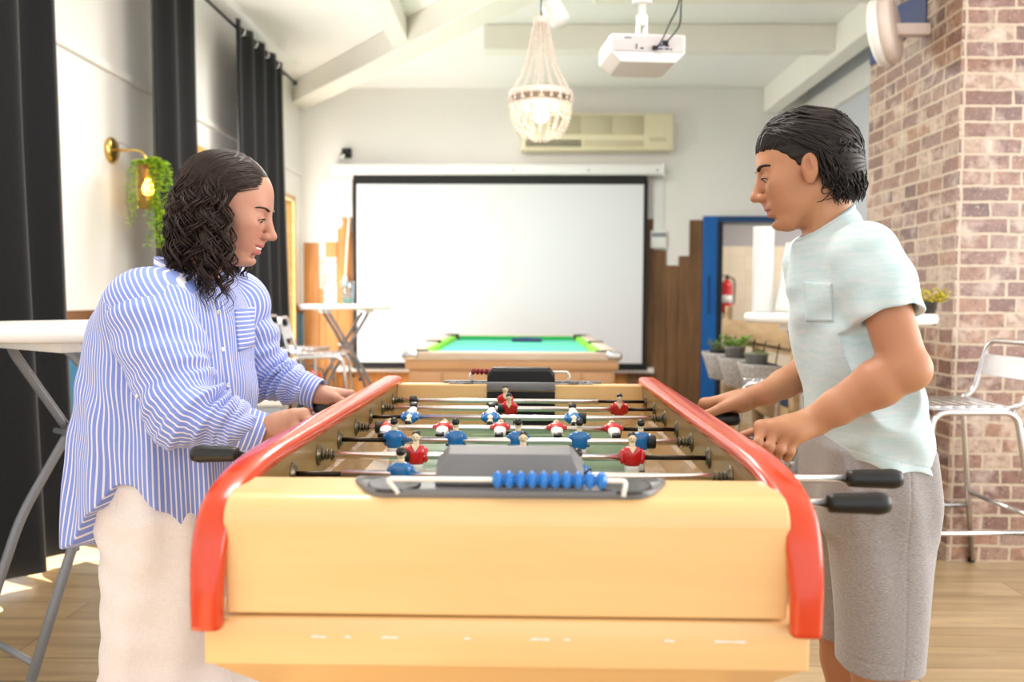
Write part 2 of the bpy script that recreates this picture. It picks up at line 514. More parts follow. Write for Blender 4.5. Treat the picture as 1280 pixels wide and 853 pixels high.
# left wall with three window openings (behind the curtains) and one off to the near side
LX = -2.40
def holed_wall_x(x0, x1, y0, y1, z0, z1, holes, mb):
    ys = sorted({y0, y1, *[h[0] for h in holes], *[h[1] for h in holes]})
    for a, b in zip(ys, ys[1:]):
        hs = [h for h in holes if h[0] <= a + 1e-6 and h[1] >= b - 1e-6]
        if not hs: mb.box((x0, a, z0), (x1, b, z1)); continue
        h = hs[0]
        if h[2] > z0: mb.box((x0, a, z0), (x1, b, h[2]))
        if h[3] < z1: mb.box((x0, a, h[3]), (x1, b, z1))
    return mb
LWIN = [(-1.6, 1.9, .9, 2.6), (3.05, 4.2, 0.0, 2.12), (5.62, 7.12,   .95, 2.30), (7.42, 8.66, .12, 2.24)]
struct('wall_left', holed_wall_x(LX - .15, LX, -2.2, 9.2, 0, CZ, LWIN, MB()), M_white)
struct('trim_1', MB().box((LX, 1.95, 2.49), (LX + .022, 8.95, 2.535)), M_white, bevel=.004)
M_rail = wood('brown_rail', (.38, .24, .12), (.55, .37, .20), .45, (20, 2, 20))
M_bluewall = plain('blue_wainscot', (.22, .47, .60), .5, var=.05, scale=5)
for i, (a, b) in enumerate(((1.95, 3.0), (4.26, 7.36), (8.72, 8.97))):
    struct('baseboard_left' + ('' if i == 0 else '.%03d' % i), MB().box((LX, a, 0), (LX + .018, b, 1.05)), M_bluewall)
    struct('trim_%d' % (2 + i), MB().box((LX, a, 1.05), (LX + .035, b, 1.13)), M_rail, bevel=.004)
for i, (y0, y1, z0, z1) in enumerate(LWIN):
    w = empty('window_%d' % (i + 1), (LX - .02, (y0 + y1) / 2, z0), kind='structure')
    f = MB(); t_ = .055; dy = (y1 - y0) / 2
    f.box((-.06, -dy, 0), (.055, -dy + t_, z1 - z0)); f.box((-.06, dy - t_, 0), (.055, dy, z1 - z0))
    f.box((-.06, -dy, z1 - z0 - t_), (.055, dy, z1 - z0)); f.box((-.06, -dy, 0), (.055, dy, t_)); f.box((-.04, -.03, 0), (.035, .03, z1 - z0))
    f.build('window_frame', M_oak, w, bevel=.004)
    MB().box((-.004, -dy + .03, .03), (.004, dy - .03, z1 - z0 - .03)).build('pane', M_glass, w)

# back wall with the doorway at its right end
BY = 9.0; DX0, DX1, DZ = 2.08, 2.93, 2.02
bw = MB()
bw.box((LX - .15, BY, 0), (1.87, BY + .15, CZ)); bw.box((1.87, BY, DZ + .06), (3.1, BY + .15, CZ)); bw.box((1.6, BY + .15, 2.0), (5.6, BY + .2, CZ))
struct('wall_back', bw, M_white)
# right wall behind the pillar
struct('wall_right', MB().box((2.95, 5.2, 0), (3.1, 9.0, CZ)), M_grey_wall)
# far right side of the hall (unseen but bounces light) with wide windows
struct('wall_side', holed_wall_x(5.45, 5.6, -2.2, 5.2, 0, CZ, [(-1.8, 1.2, .5, 2.9), (1.6, 4.8, .5, 2.9)], MB()), M_white)
struct('wall_return', MB().box((3.1, 5.2, 0), (5.6, 5.35, CZ)), M_white)

# doorway: blue frame and open leaf edge
d = empty('door_1', (2.0, BY, 0), kind='structure')
MB().box((-.13, -.05, 0), (.02, .16, DZ + .06)).build('door_jamb', M_blue, d, bevel=.006)
MB().box((.02, -.05, DZ), (.93, .16, DZ + .06)).build('door_head', plain('dark_blue_paint', (.09, .27, .46), .4), d, bevel=.006)
lf = MB().box((.02, -.06, .02), (.075, .16, DZ)).build('door_leaf_edge', plain('dark_blue_edge', (.06, .09, .14), .5), d, bevel=.004)
MB().box((-.075, -.062, 1.05), (-.055, -.05, 1.45)).build('lock_plate', plain('blue_lock_plate', (.07, .25, .47), .3), d, bevel=.003)
# room beyond the doorway
M_tile = NT('beige_tiles'); v = M_tile.coords((1, 1, 1))
bt = M_tile.n('ShaderNodeTexBrick'); bt.offset = 0
mp = M_tile.n('ShaderNodeCombineXYZ'); sp = M_tile.n('ShaderNodeSeparateXYZ'); M_tile.l(v, sp.inputs[0]); M_tile.l(sp.outputs[0], mp.inputs[0]); M_tile.l(sp.outputs[2], mp.inputs[1])
M_tile.l(mp.outputs[0], bt.inputs[0]); bt.inputs['Scale'].default_value = 1; bt.inputs['Brick Width'].default_value = .2; bt.inputs['Row Height'].default_value = .2
bt.inputs['Mortar Size'].default_value = .003
bt.inputs['Color1'].default_value = lin((.90, .84, .74)); bt.inputs['Color2'].default_value = lin((.87, .81, .71)); bt.inputs['Mortar'].default_value = lin((.80, .75, .67))
M_tile.col(bt.outputs[0]); M_tile.set(Roughness=.35); M_tile = M_tile.m
M_lav = plain('lavender_grey_paint', (.66, .64, .64), .6, var=.02)
struct('wall_annex', MB().box((1.0, 11.6, 0), (5.6, 11.7, 1.93)), M_tile)
struct('wall_annex_upper', MB().box((1.0, 11.6, 1.93), (5.6, 11.7, 2.7)), M_lav)
struct('wall_annex_left', MB().box((1.0, 9.15, 0), (1.1, 11.6, 2.7)), M_white)

# wooden boards on the back wall, stepped tops
M_pine = wood('varnished_pine', (.62, .38, .17), (.82, .58, .30), .4, (14, 14, 1.4), spec=.4)
M_brownboard = wood('weathered_brown_boards', (.36, .25, .16), (.56, .42, .28), .55, (16, 16, 1.2), spec=.3)
def boards(name, tops, m, y=BY, lo=0.0):
    mb = MB()
    for x0, x1, z in tops: mb.box((x0 + .002, y - .022, lo), (x1 - .002, y, z))
    return struct(name, mb, m, bevel=.003)
boards('trim_6', [(-2.37, -2.21, 1.79), (-2.21, -2.14, 1.62), (-2.14, -2.01, 1.80), (-2.01, -1.86, 2.06), (-1.86, -1.72, 1.9), (-1.72, -1.58, 1.7)], M_pine)
boards('trim_7', [(-1.58 + .19 * i, -1.39 + .19 * i, 1.2) for i in range(14)], M_pine)
boards('trim_8', [(1.08, 1.22, 2.0), (1.22, 1.35, 2.05), (1.35, 1.49, 1.72), (1.49, 1.62, 1.56), (1.62, 1.73, 1.66), (1.73, 1.87, 2.04)], M_brownboard)
struct('trim_9', MB().box((-2.03, BY - .10, .42), (-1.2, BY - .022, .475)).box((.55, BY - .10, .42), (1.36, BY - .022, .475)), M_white, bevel=.004)

# ceiling beams
def beam(name, a, b, w, z0, z1, m, side=0):
    a = Vector((a[0], a[1], 0)); b = Vector((b[0], b[1], 0)); d_ = (b - a).normalized(); n_ = Vector((-d_.y, d_.x, 0)) * w / 2
    vs = [a - n_, b - n_, b + n_, a + n_]
    mb = MB(); mb.add([(p.x, p.y, z0) for p in vs] + [(p.x, p.y, z1) for p in vs], [(0, 3, 2, 1), (4, 5, 6, 7), (0, 1, 5, 4), (1, 2, 6, 5), (2, 3, 7, 6), (3, 0, 4, 7)])
    return struct(name, mb, m, bevel=.012)
beam('ceiling_beam', (-2.42, 8.95), (.62, 4.85), .24, 3.21, CZ, M_cream)
beam('ceiling_beam.001', (-.35, 7.0), (2.5, 7.0), .16, 3.21, CZ, M_cream)
beam('ceiling_beam.002', (.45, 5.78), (2.5, 5.78), .16, 3.21, CZ, M_cream)
beam('ceiling_beam.003', (-1.02, 3.2), (-1.02, 7.0), .15, 3.25, CZ, M_cream)
beam('ceiling_beam.004', (2.56, 3.0), (2.56, 9.0), .16, 3.16, CZ, M_cream)
beam('ceiling_beam.005', (2.97, 5.3), (2.97, 9.0), .16, 3.02, 3.24, M_white)

# brick pillar: printed brick, aged
t = NT('aged_brick'); uv = t.n('ShaderNodeUVMap'); uv = uv.outputs[0]
wob = t.n('ShaderNodeTexNoise'); t.l(uv, wob.inputs['Vector']); wob.inputs['Scale'].default_value = 9; wob.inputs['Detail'].default_value = 3
wv = t.n('ShaderNodeVectorMath', operation='MULTIPLY_ADD'); t.l(wob.outputs['Color'], wv.inputs[0]); wv.inputs[1].default_value = (.018, .014, 0)
av = t.n('ShaderNodeVectorMath', operation='ADD'); t.l(uv, av.inputs[0]); av.inputs[1].default_value = (-.009, -.007, 0); t.l(av.outputs[0], wv.inputs[2])
def brick(c1, c2, mo, bias):
    b_ = t.n('ShaderNodeTexBrick'); t.l(wv.outputs[0], b_.inputs[0]); b_.offset = .5; b_.offset_frequency = 2; b_.squash = .62; b_.squash_frequency = 2
    b_.inputs['Scale'].default_value = 1; b_.inputs['Brick Width'].default_value = .215; b_.inputs['Row Height'].default_value = .0715
    b_.inputs['Mortar Size'].default_value = .0068; b_.inputs['Mortar Smooth'].default_value = .25; b_.inputs['Bias'].default_value = bias
    b_.inputs['Color1'].default_value = c1; b_.inputs['Color2'].default_value = c2; b_.inputs['Mortar'].default_value = mo
    return b_
idx = brick((0, 0, 0, 1), (1, 1, 1, 1), (.5, .5, .5, 1), 0)
pal = t.ramp(idx.outputs[0], [(0, (.44, .28, .23)), (.2, (.58, .43, .37)), (.38, (.40, .27, .25)), (.55, (.64, .48, .38)), (.72, (.50, .35, .32)), (.86, (.74, .65, .58)), (1, (.54, .37, .29))])
n1 = t.noise(uv, 28, 5, .65); n2 = t.noise(uv, 70, 4, .6); n3 = t.noise(uv, 7, 3)
bc = t.mix(.8, pal, t.ramp(n1, [(.28, (.50, .42, .40)), (.5, (.92, .90, .88)), (.75, (1, 1, 1))]), 'MULTIPLY')
bc = t.mix(t.ramp(n3, [(.52, 0.), (.72, .6)]), bc, (.84, .78, .72))
bc = t.mix(t.ramp(n2, [(.58, 0.), (.75, .55)]), bc, (.88, .82, .76))
mort = t.ramp(n1, [(.3, (.66, .59, .50)), (.7, (.76, .69, .60))])
t.col(t.mix(idx.outputs['Fac'], bc, mort)); t.set(Roughness=.36); t.b.inputs['Specular IOR Level'].default_value = .85
hgt = t.math('SUBTRACT', t.math('MULTIPLY', n1, .35), idx.outputs['Fac']); t.bump(hgt, .25, .004)
M_brick = t.m
PX0, PY0, PY1 = 1.945, 3.86, 4.87
def puv(co, n):
    return (co.y + .07, co.z) if abs(n.x) > .5 else ((co.x - .03, co.z) if abs(n.y) > .5 else (co.x, co.y))
struct('pillar_brick', MB().box((PX0, PY0, 0), (3.6, PY1, CZ)), M_brick, uvf=puv)
M_navy = plain('navy_board', (.14, .21, .40), .5, var=.15)
struct('trim_10', MB().prism([(4.2, 2.50), (4.35, 2.56), (4.6, 2.50), (4.868, 2.53), (4.868, 2.72), (4.5, 2.74), (4.2, 2.70)], PX0 - .006, PX0, 'x'), M_navy)

# ------------------------------------------------------------------ light: daylight, lamps and added fill
w = bpy.data.worlds.new('daylight'); SC.world = w; w.use_nodes = True
w.node_tree.nodes['Background'].inputs[0].default_value = (.93, .97, 1.0, 1); w.node_tree.nodes['Background'].inputs[1].default_value = 1.6
def area(name, loc, rot, sx, sy, e, c=(1, 1, 1)):
    l = bpy.data.lights.new(name, 'AREA'); l.shape = 'RECTANGLE'; l.size = sx; l.size_y = sy; l.energy = e; l.color = c
    o = bpy.data.objects.new(name, l); COL.objects.link(o); o.location = loc; o.rotation_euler = rot; return o
sun = bpy.data.lights.new('sun', 'SUN'); sun.energy = 30.0; sun.angle = .009; sun.color = (1, .95, .86)
so = bpy.data.objects.new('sun', sun); COL.objects.link(so)
so.rotation_euler = Vector((.62, -.30, -.72)).to_track_quat('-Z', 'Y').to_euler()
# area lamps at the left windows, then added fill from the unseen right side
area('window_daylight', (LX + .02, 8.1, 1.35), (0, -PI / 2, 0), 1.9, 1.1, 45, (1, .98, .95))
area('window_daylight', (LX + .02, 6.4, 1.6), (0, -PI / 2, 0), 1.1, 1.3, 75, (1, .98, .95))
area('window_daylight', (5.4, .2, 1.8), (0, PI / 2, 0), 2.2, 3.0, 135, (1, .98, .95))  # window-sized fill, added to brighten the hall from the right
area('window_daylight', (5.4, 3.2, 1.8), (0, PI / 2, 0), 2.2, 3.0, 150, (1, .98, .95))
area('annex_fill_light', (3.6, 10.4, 2.55), (0, 0, 0), .6, .6, 26, (1, .95, .88))  # added fill for the room beyond the doorway, no fitting there
area('ceiling_fill_light', (-.4, 2.4, 3.38), (0, 0, 0), 1.2, 1.2, 60, (1, .97, .93))  # added fill under the ceiling, here and deeper in the room; no panels exist
area('ceiling_fill_light', (-.4, 6.2, 3.15), (0, 0, 0), 1.2, 1.2, 90, (1, .97, .93))
pl = bpy.data.lights.new('chandelier_lamp', 'POINT'); pl.energy = 16; pl.color = (1, .93, .82); pl.shadow_soft_size = .04
plo = bpy.data.objects.new('chandelier_lamp', pl); COL.objects.link(plo); plo.location = (.075, 4.5, 2.165)
SC.view_settings.view_transform = 'Standard'; SC.view_settings.look = 'None'; SC.view_settings.exposure = 0.12; SC.view_settings.gamma = 1
SC.view_settings.use_curve_mapping = False
# ------------------------------------------------------------------ the table-football table
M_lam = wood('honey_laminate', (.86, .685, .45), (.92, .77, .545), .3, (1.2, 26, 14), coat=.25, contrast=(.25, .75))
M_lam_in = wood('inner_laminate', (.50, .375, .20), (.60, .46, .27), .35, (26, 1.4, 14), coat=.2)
M_redrail = plain('red_lacquer', (.79, .215, .012), .26, var=.05, scale=8, coat=.4)
M_field = plain('green_linoleum', (.36, .47, .36), .42, var=.06, scale=10)
M_castgrey = plain('grey_cast_metal', (.46, .455, .455), .42, .4, var=.16, scale=9, bump=.08)
M_darkbox = plain('black_steel', (.10, .10, .105), .38, .4, var=.15, scale=14)
M_rod = plain('chrome_rod', (.90, .895, .89), .24, 1.0, var=.03)
M_inner_rod = plain('dark_steel_rod', (.20, .17, .14), .3, .9, var=.1)
M_washer = plain('bronzed_washer', (.42, .38, .31), .32, .9, var=.2, scale=50)
M_wire = plain('white_wire', (.90, .89, .86), .3)
M_bead_blue = plain('blue_bead', (.0, .43, .76), .32, var=.04, coat=.3)
M_bead_red = plain('red_bead', (.50, .05, .08), .35, var=.05)
M_sk = plain('painted_skin', (.89, .82, .68), .35, var=.05)
M_redshirt = plain('red_enamel', (.76, .05, .08), .2, var=.05, coat=.5)
M_blueshirt = plain('blue_enamel', (.015, .40, .66), .22, var=.05, coat=.5)
M_shorts = plain('white_enamel', (.88, .87, .84), .3, var=.04)
M_phair = plain('black_enamel', (.04, .035, .035), .3, var=.2)

RS, RY1, RZ = .158, 1.283, .9284           # rod spacing, second rod, rod height
TY0, TY1 = 1.095, 2.306                     # inner faces of the end boards
WI = .337                                  # half inner width
TT = empty('foosball_table', (-.0196, 1.68, 0), -.0059, label='honey wood table football table with red rails between the two players', cat='football table')
def Y_(k): return RY1 + RS * (k - 1) - 1.68   # local y of rod k
def L(y): return y - 1.68
# cabinet: two side boards, two end boards, lower body, field
for s in (-1, 1):
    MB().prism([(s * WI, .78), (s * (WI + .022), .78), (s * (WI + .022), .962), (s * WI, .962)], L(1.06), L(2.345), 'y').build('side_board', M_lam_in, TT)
def end_board(name, y_in, sgn):
    # rounded end panel, solid behind the dark goal plate; profile in (y,z)
    yo = y_in + sgn * .102; p = [(y_in, .815), (y_in, .9645), (y_in + sgn * .06, .9625)]
    p += [(yo - sgn * (.032 - .032 * math.sin(a)), .961 - .032 * (1 - math.cos(a))) for a in [i * PI / 2 / 9 for i in range(1, 10)]]
    p += [(y_in + sgn * .095, .8155)]
    q = [(L(a), z) for a, z in p]
    # widths: full between the rails
    mb = MB(); n = len(q); g0, g1 = -.085, .095
    def sec(x0, x1): mb.prism(q, x0, x1, 'x')
    sec(-WI - .003, WI + .003)
    return mb.build(name, M_lam, TT, bevel=.004)
end_board('end_panel', TY0, -1); end_board('end_panel', TY1, 1)
# lower body: a wider box the panels stand on
lb = MB(); prof = [(-.352, .815), (-.368, .806), (-.368, .757), (-.352, .74), (-.30, .70), (-.30, .62), (.30, .62), (.30, .70), (.352, .74), (.368, .757), (.368, .806), (.352, .815)]
lb.rbox((-.366, L(.996), .753), (.366, L(2.348), .813), .004)
lb.build('lower_body', M_lam, TT)
ub = MB()
a0, a1 = (-.362, L(1.012), .753), (.362, L(2.344), .753)
vs = []
for (w_, y0, y1, z) in ((.36, 1.0, 2.344, .754), (.30, 1.07, 2.29, .69), (.29, 1.08, 2.28, .60)):
    vs += [(-w_, L(y0), z), (w_, L(y0), z), (w_, L(y1), z), (-w_, L(y1), z)]
fs = [(3, 2, 1, 0), (8, 9, 10, 11)]
for k in (0, 4):
    for i in range(4): fs.append((k + i, k + (i + 1) % 4, k + 4 + (i + 1) % 4, k + 4 + i))
ub.add(vs, fs); ub.build('underbody', M_lam, TT)
for sx in (-1, 1):
    for yy in (1.17, 2.19):
        MB().cyl((sx * .33, L(yy), 0.03), (sx * .25, L(yy), .70), .026, .034, 20).build('leg', M_lam, TT)
        lg = MB().cyl((sx * .333, L(yy), 0), (sx * .33, L(yy), .035), .034, .03, 20).build('foot', M_rubber, TT)
# worn printing along the lower board
r9 = random.Random(3)
for x0, x1 in ((-.235, -.215), (-.195, -.185), (-.15, -.128), (-.05, -.04), (.03, .055), (.07, .08), (.19, .205), (.25, .29)):
    MB().prism([(x0, .7905), (x0 + .004, .789), ((x0 + x1) / 2, .7898), (x1 - .003, .7888), (x1, .7905), (x1 - .004, .792), ((x0 + x1) / 2 + .002, .7912), (x0 + .005, .7922)], L(.9948), L(.9965), 'y').build('worn_mark', M_shorts, TT)
# playing field and sloped sides
MB().box((-.262, L(1.09), .80), (.262, L(2.306), .848)).build('playing_field', M_field, TT)
for s in (-1, 1):
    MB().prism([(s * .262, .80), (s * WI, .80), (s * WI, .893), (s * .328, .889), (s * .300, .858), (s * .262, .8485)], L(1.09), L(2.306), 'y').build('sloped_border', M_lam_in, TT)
M_line = plain('faded_line', (.75, .76, .66), .5)
for xw, yl in ((.262, 1.679), (.12, 1.192), (.12, 2.168)): MB().box((-xw, L(yl) - .002, .848), (xw, L(yl) + .002, .8486)).build('field_line', M_line, TT)
# red side rails: swept D-section that runs along the top and bends down over the near end
def rail(s):
    path = [(2.352, .948), (2.351, .962), (2.338, .972)]
    path += [(y, .972) for y in (2.25, 2.0, 1.75, 1.5, 1.32, 1.22)]
    path += [(1.135, .9675), (1.07, .9575), (1.020, .938), (.994, .905), (.984, .86), (.984, .805)]
    P = spline([(0, a, b) for a, b in path], 6); secs = []
    n = len(P)
    for i, p in enumerate(P):
        t_ = (P[min(i + 1, n - 1)] - P[max(i - 1, 0)]).normalized()
        up = Vector((0, t_.z, -t_.y)) * -1.0      # outward normal in the y-z plane
        if up.z < 0 and p.z > .96: up = -up
        if i and up.dot(prev) < 0: up = -up
        prev = up
        f = i / (n - 1)
        # arc length share of the bent part
        drop = max(0, min(1, (.965 - p.z) / .14)) if p.y < 1.5 else 0
        w_ = .046 - .010 * drop; th = .026
        x_in = s * (WI - .006 + .007 * drop)
        ring = []
        for a in range(16):
            an = 2 * PI * a / 16
            ca, sa = math.cos(an), math.sin(an)
            ex = math.copysign(abs(ca) ** .55, ca) * w_ / 2; ez = math.copysign(abs(sa) ** .6, sa) * th / 2
            ring.append((x_in + s * w_ / 2 + ex * s, L(p.y) + up.y * ez, p.z + up.z * ez))
        secs.append(ring)
    return MB().sweep(secs).build('red_rail', M_redrail, TT)
rail(-1); rail(1)
# goal hoods, trays and score beads at both ends
def score(yin, sgn, beads, matb, x0, xa, xb, zt, r, front):
    hood = MB()
    y0, y1 = yin - sgn * .004, yin + sgn * .05
    y0, y1 = yin + sgn * .006, yin + sgn * .05
    pr = [(y0, .93), (y0, 1.000), (y0 + sgn * .006, 1.0095), (y0 + sgn * .016, 1.012), (y0 + sgn * .030, 1.003), (y1, .970), (y1, .966), (yin, .93)]
    n = 13; secs = []
    for i in range(n):
        u = i / (n - 1); x = -.0935 + .187 * u; e = min(1, min(u, 1 - u) / .09); drop = .018 * (1 - math.sqrt(max(0, 1 - (1 - e) ** 2)))
        secs.append([(x + .004, L(a), b - (drop if b > .97 else 0)) for a, b in pr])
    hood.sweep(secs, smooth=False)
    h = hood.build('goal_hood', M_castgrey if front else M_darkbox, TT, bevel=.003)
    # goal mouth seen from the pitch: flat plate coloured for the dark of the opening, and a bright metal lip
    g = MB(); g.box((-.0895, min(L(yin) - sgn * .0015, L(yin) - sgn * .0045), .80), (.0975, max(L(yin) - sgn * .0015, L(yin) - sgn * .0045), .945)); g.build('goal_dark_plate', M_darkbox, TT)
    g = MB().rbox((-.0895, min(L(yin) - sgn * .012, L(yin) - sgn * .002), .948), (.0975, max(L(yin) - sgn * .012, L(yin) - sgn * .002), .972), .002); g.build('goal_lip', M_castgrey, TT)
    # oblong tray with a raised rim
    out = []; Wt, Dt = .198, .037; yc = yin + sgn * .047
    raw = fillet([(0, Dt, 0), (Wt + .006, Dt, 0), (Wt - .004, Dt * .2, 0), (Wt - .026, -Dt, 0), (0, -Dt, 0), (-Wt + .026, -Dt, 0), (-Wt + .004, Dt * .2, 0), (-Wt - .006, Dt, 0), (0, Dt, 0)], .02, 5)[:-1]
    out = [(p.x, -sgn * p.y) for p in raw]
    tr = MB(); rings = []
    for sc, z in ((1.0, .950), (1.0, .9665), (.985, .9685), (.965, .9665), (.95, .9645), (.5, .964)):
        rings.append([(.004 + x * (1 - (1 - sc) * .5), L(yc) + y * (sc if sc > .6 else .35), z) for x, y in out])
    tr.sweep(rings); t_ = tr.build('score_tray', M_castgrey, TT)
    for sx in (-1, 1):   # ball cups
        c = MB(); c.lathe([(.0, .9648), (.014, .965), (.024, .9662), (.030, .9682), (.033, .968), (.0335, .9645)], (.004 + sx * .145, L(yc), 0), sx=1.25, n=24); c.build('ball_cup', plain('dark_cup', (.25, .25, .255), .45, .5), t_)
    # the wire
    yw = yin + sgn * (.085 if front else .05)
    wpts = fillet([(x0, L(yw), zt - .018 if front else zt), (x0 - .014, L(yw), zt), (-x0 + .016, L(yw), zt), (-x0 + .012, L(yw) + (-.006), zt - .018)], .006)
    if not front: wpts = fillet([(x0 + .006, L(yw), .968), (x0 - .004, L(yw), .983), (x0 + .004, L(yw), zt), (-x0 - .004, L(yw), zt), (-x0 + .004, L(yw), .983), (-x0 - .006, L(yw), .968)], .004)
    wi = MB().tube(wpts, .0031, 8).build('score_wire', M_wire, TT)
    nb = beads; st = (xb - xa) / nb
    for i in range(nb):
        MB().lathe([(.004, -st * .48), (.0062, -st * .42), (r * .8, -st * .22), (r, 0), (r * .8, st * .22), (.0062, st * .42), (.004, st * .48)], (xa + st * (i + .5), L(yw), zt), (1, 0, 0), 20).build('bead', matb, wi)
    return h
score(TY0, -1, 10, M_bead_blue, -.130, -.016, .123, .981, .0115, True)
score(TY1, 1, 8, M_bead_red, -.137, -.137, -.04, .996, .0105, False)
MB().box((-.215, L(2.36), .962), (.23, L(2.385), .969)).build('score_tray_edge', M_castgrey, TT, bevel=.002)

# rods with handles, washers, springs and players
def player_mb(shirt_slot):
    """cast figure about the rod: rod runs along x through the chest, z up, faces -y (towards the viewer)"""
    m = MB()
    R8 = 14
    def ring(z, rx, ry, cy=0): return [(rx * math.copysign(abs(math.cos(a)) ** .8, math.cos(a)), cy + ry * math.copysign(abs(math.sin(a)) ** .8, math.sin(a)), z) for a in [2 * PI * i / R8 for i in range(R8)]]
    m.mat(1)   # shirt: shoulders, arms held to the sides
    m.sweep([ring(-.014, .0125, .0095), ring(-.010, .0150, .0110), ring(-.002, .0158, .0118), ring(.006, .0170, .0118), ring(.0125, .0168, .0105), ring(.0165, .0140, .009), ring(.019, .0085, .0075), ring(.0195, .006, .006)])
    for s in (-1, 1):
        m.tube([(s * .0135, 0, .013), (s * .0172, -.001, .006), (s * .0175, -.0025, -.003), (s * .0150, -.005, -.010)], [.0052, .0055, .0052, .0042], 8)
    m.mat(0)   # neck, v of skin, head
    m.cyl((0, -.0012, .015), (0, -.001, .0265), .0058, .0052, 10)
    m.add([(-.0062, -.0088, .0178), (.0062, -.0088, .0178), (0, -.0122, .0085), (-.0052, -.0062, .0198), (.0052, -.0062, .0198)], [(0, 2, 1), (0, 1, 4, 3)])
    m.ball((0, -.001, .0325), (.0070, .0078, .0098), 14, 10)
    m.ball((0, -.0087, .0315), (.0013, .0018, .0022), 8, 6)
    for s in (-1, 1): m.ball((s * .0069, .0002, .032), (.0012, .002, .0026), 6, 5)
    m.mat(3)   # hair cap, brows, eyes, mouth
    m.ball((0, .0010, .0362), (.0076, .0083, .0078), 14, 8, Matrix.Rotation(-.25, 3, 'X'))
    for s in (-1, 1): m.ball((s * .0027, -.0083, .0332), (.0013, .0007, .0006), 6, 4)
    m.ball((0, -.0082, .0278), (.0019, .0007, .0005), 6, 4)
    m.mat(2)   # shorts and legs in one block
    m.sweep([ring(-.056, .0088, .0058), ring(-.05, .0085, .0062), ring(-.040, .0092, .0070), ring(-.030, .0118, .0085), ring(-.020, .0132, .0095), ring(-.012, .0128, .0092)])
    m.mat(3)   # boots block
    m.rbox((-.0085, -.0115, -.072), (.0085, .0075, -.054), .003, 2)
    return m
PL = {}
def player(k, x, ang, team, parent):
    key = team
    if key not in PL:
        PL[key] = player_mb(0).build('player', [M_sk, M_redshirt if team == 'red' else M_blueshirt, M_shorts, M_phair], parent)
        o = PL[key]
    else:
        o = PL[key].copy(); COL.objects.link(o); o.parent = parent
    o.location = (x, 0, 0)
    # red faces the viewer, blue faces away
    o.rotation_euler = (ang, 0, 0) if team == 'red' else (-ang, 0, PI)
    o['label'] = ('red shirted' if team == 'red' else 'blue shirted') + ' cast player figure'
    return o
def px_x(px, k): return at(px, 560, Y=RY1 + RS * (k - 1)).x + .0196
# k: (handle side, team, player px, lean, outer px of the bright tube at the far side, stops px)
RODS = {
    0: (1, 'blue', [634], 0, None, []),
    1: (1, 'blue', [503, 724], .02, 428, [735]),
    2: (-1, 'red', [521, 655, 791], -.03, 798, [508]),
    3: (1, 'blue', [493, 570, 648, 724.5, 801], .0, 487, [814]),
    4: (-1, 'red', [484, 553.5, 625, 695.5, 766], -1.40, 775, [474]),
    5: (1, 'blue', [512, 612.5, 716], 1.80, 505, [727]),
    6: (-1, 'red', [635, 772], .40, 781, [625]),
    7: (-1, 'red', [630], .22, 746, [515]),
}
HANDLE = {0: .430, 1: .515, 2: -.478, 3: .447, 4: -.442, 5: .425, 6: -.428, 7: -.425}   # inner end of the handle, local x
for k, (hs, team, pls, ang, tube_end, stops) in RODS.items():
    y = Y_(k)
    hx = HANDLE[k]
    te = px_x(tube_end, k) if tube_end else -hs * .2
    rb = MB().cyl((te, 0, 0), (hx + hs * .01, 0, 0), .0066, n=18)
    rod = rb.build('rod', M_rod, TT); rod.location = (0, y, RZ)
    MB().cyl((-hs * (WI + .03), 0, 0), (te, 0, 0), .0043, n=12).build('inner_rod', M_inner_rod, rod)
    # handle
    r0, r1 = .0125, .0155; ln_ = .080
    MB().lathe([(.0075, -.002), (r0, 0), (r0 + .0005, .006), (r0 + .001, .012), (r1 - .001, .05), (r1, ln_ - .016), (r1 - .001, ln_ - .008), (r1 * .78, ln_ - .001), (r1 * .35, ln_ + .002), (0, ln_ + .0025)], (hx, 0, 0), (hs, 0, 0), 24).build('handle', M_black, rod)
    # washers on both walls and springs on the handle side
    for s in (-1, 1):
        MB().lathe([(.007, 0), (.0185, 0), (.0185, .0016), (.0125, .003), (.0115, .006), (.007, .0062)], (s * WI, 0, 0), (-s, 0, 0), 24).build('washer', M_washer, rod)
    sp = MB()
    for j, dx in enumerate((.010, .016, .024)):
        pts = [(hs * (WI - dx), math.cos(2 * PI * i / 20) * .0088, math.sin(2 * PI * i / 20) * .0088) for i in range(20)]
        sp.tube(pts, .0014, 6, closed=True)
    sp.build('spring', M_washer, rod)
    for p in stops:
        x = px_x(p, k); MB().lathe([(.0067, -.008), (.012, -.008), (.0128, -.006), (.0128, .006), (.012, .008), (.0067, .008)], (x, 0, 0), (1, 0, 0), 18).build('rubber_stop', M_rubber, rod)
    for p in pls:
        player(k, px_x(p, k), ang, team, rod)
# ------------------------------------------------------------------ people
def v3(*a): return np.array(a, float)
def frame(yaw, pitch, roll=0):
    """columns: forward, left, up of a head; yaw about z, pitch down positive, roll"""
    M = Matrix.Rotation(yaw, 3, 'Z') @ Matrix.Rotation(pitch, 3, 'Y') @ Matrix.Rotation(roll, 3, 'X')
    return np.array(M)
class Loc:
    """local frame helper"""
    def __init__(s, o, R, k=1.0): s.o = np.array(o, float); s.R = np.array(R, float); s.k = k
    def __call__(s, x, y, z): return s.o + s.R @ (np.array([x, y, z], float) * s.k)
    def inv(s, v): return ((v - s.o) @ s.R) / s.k

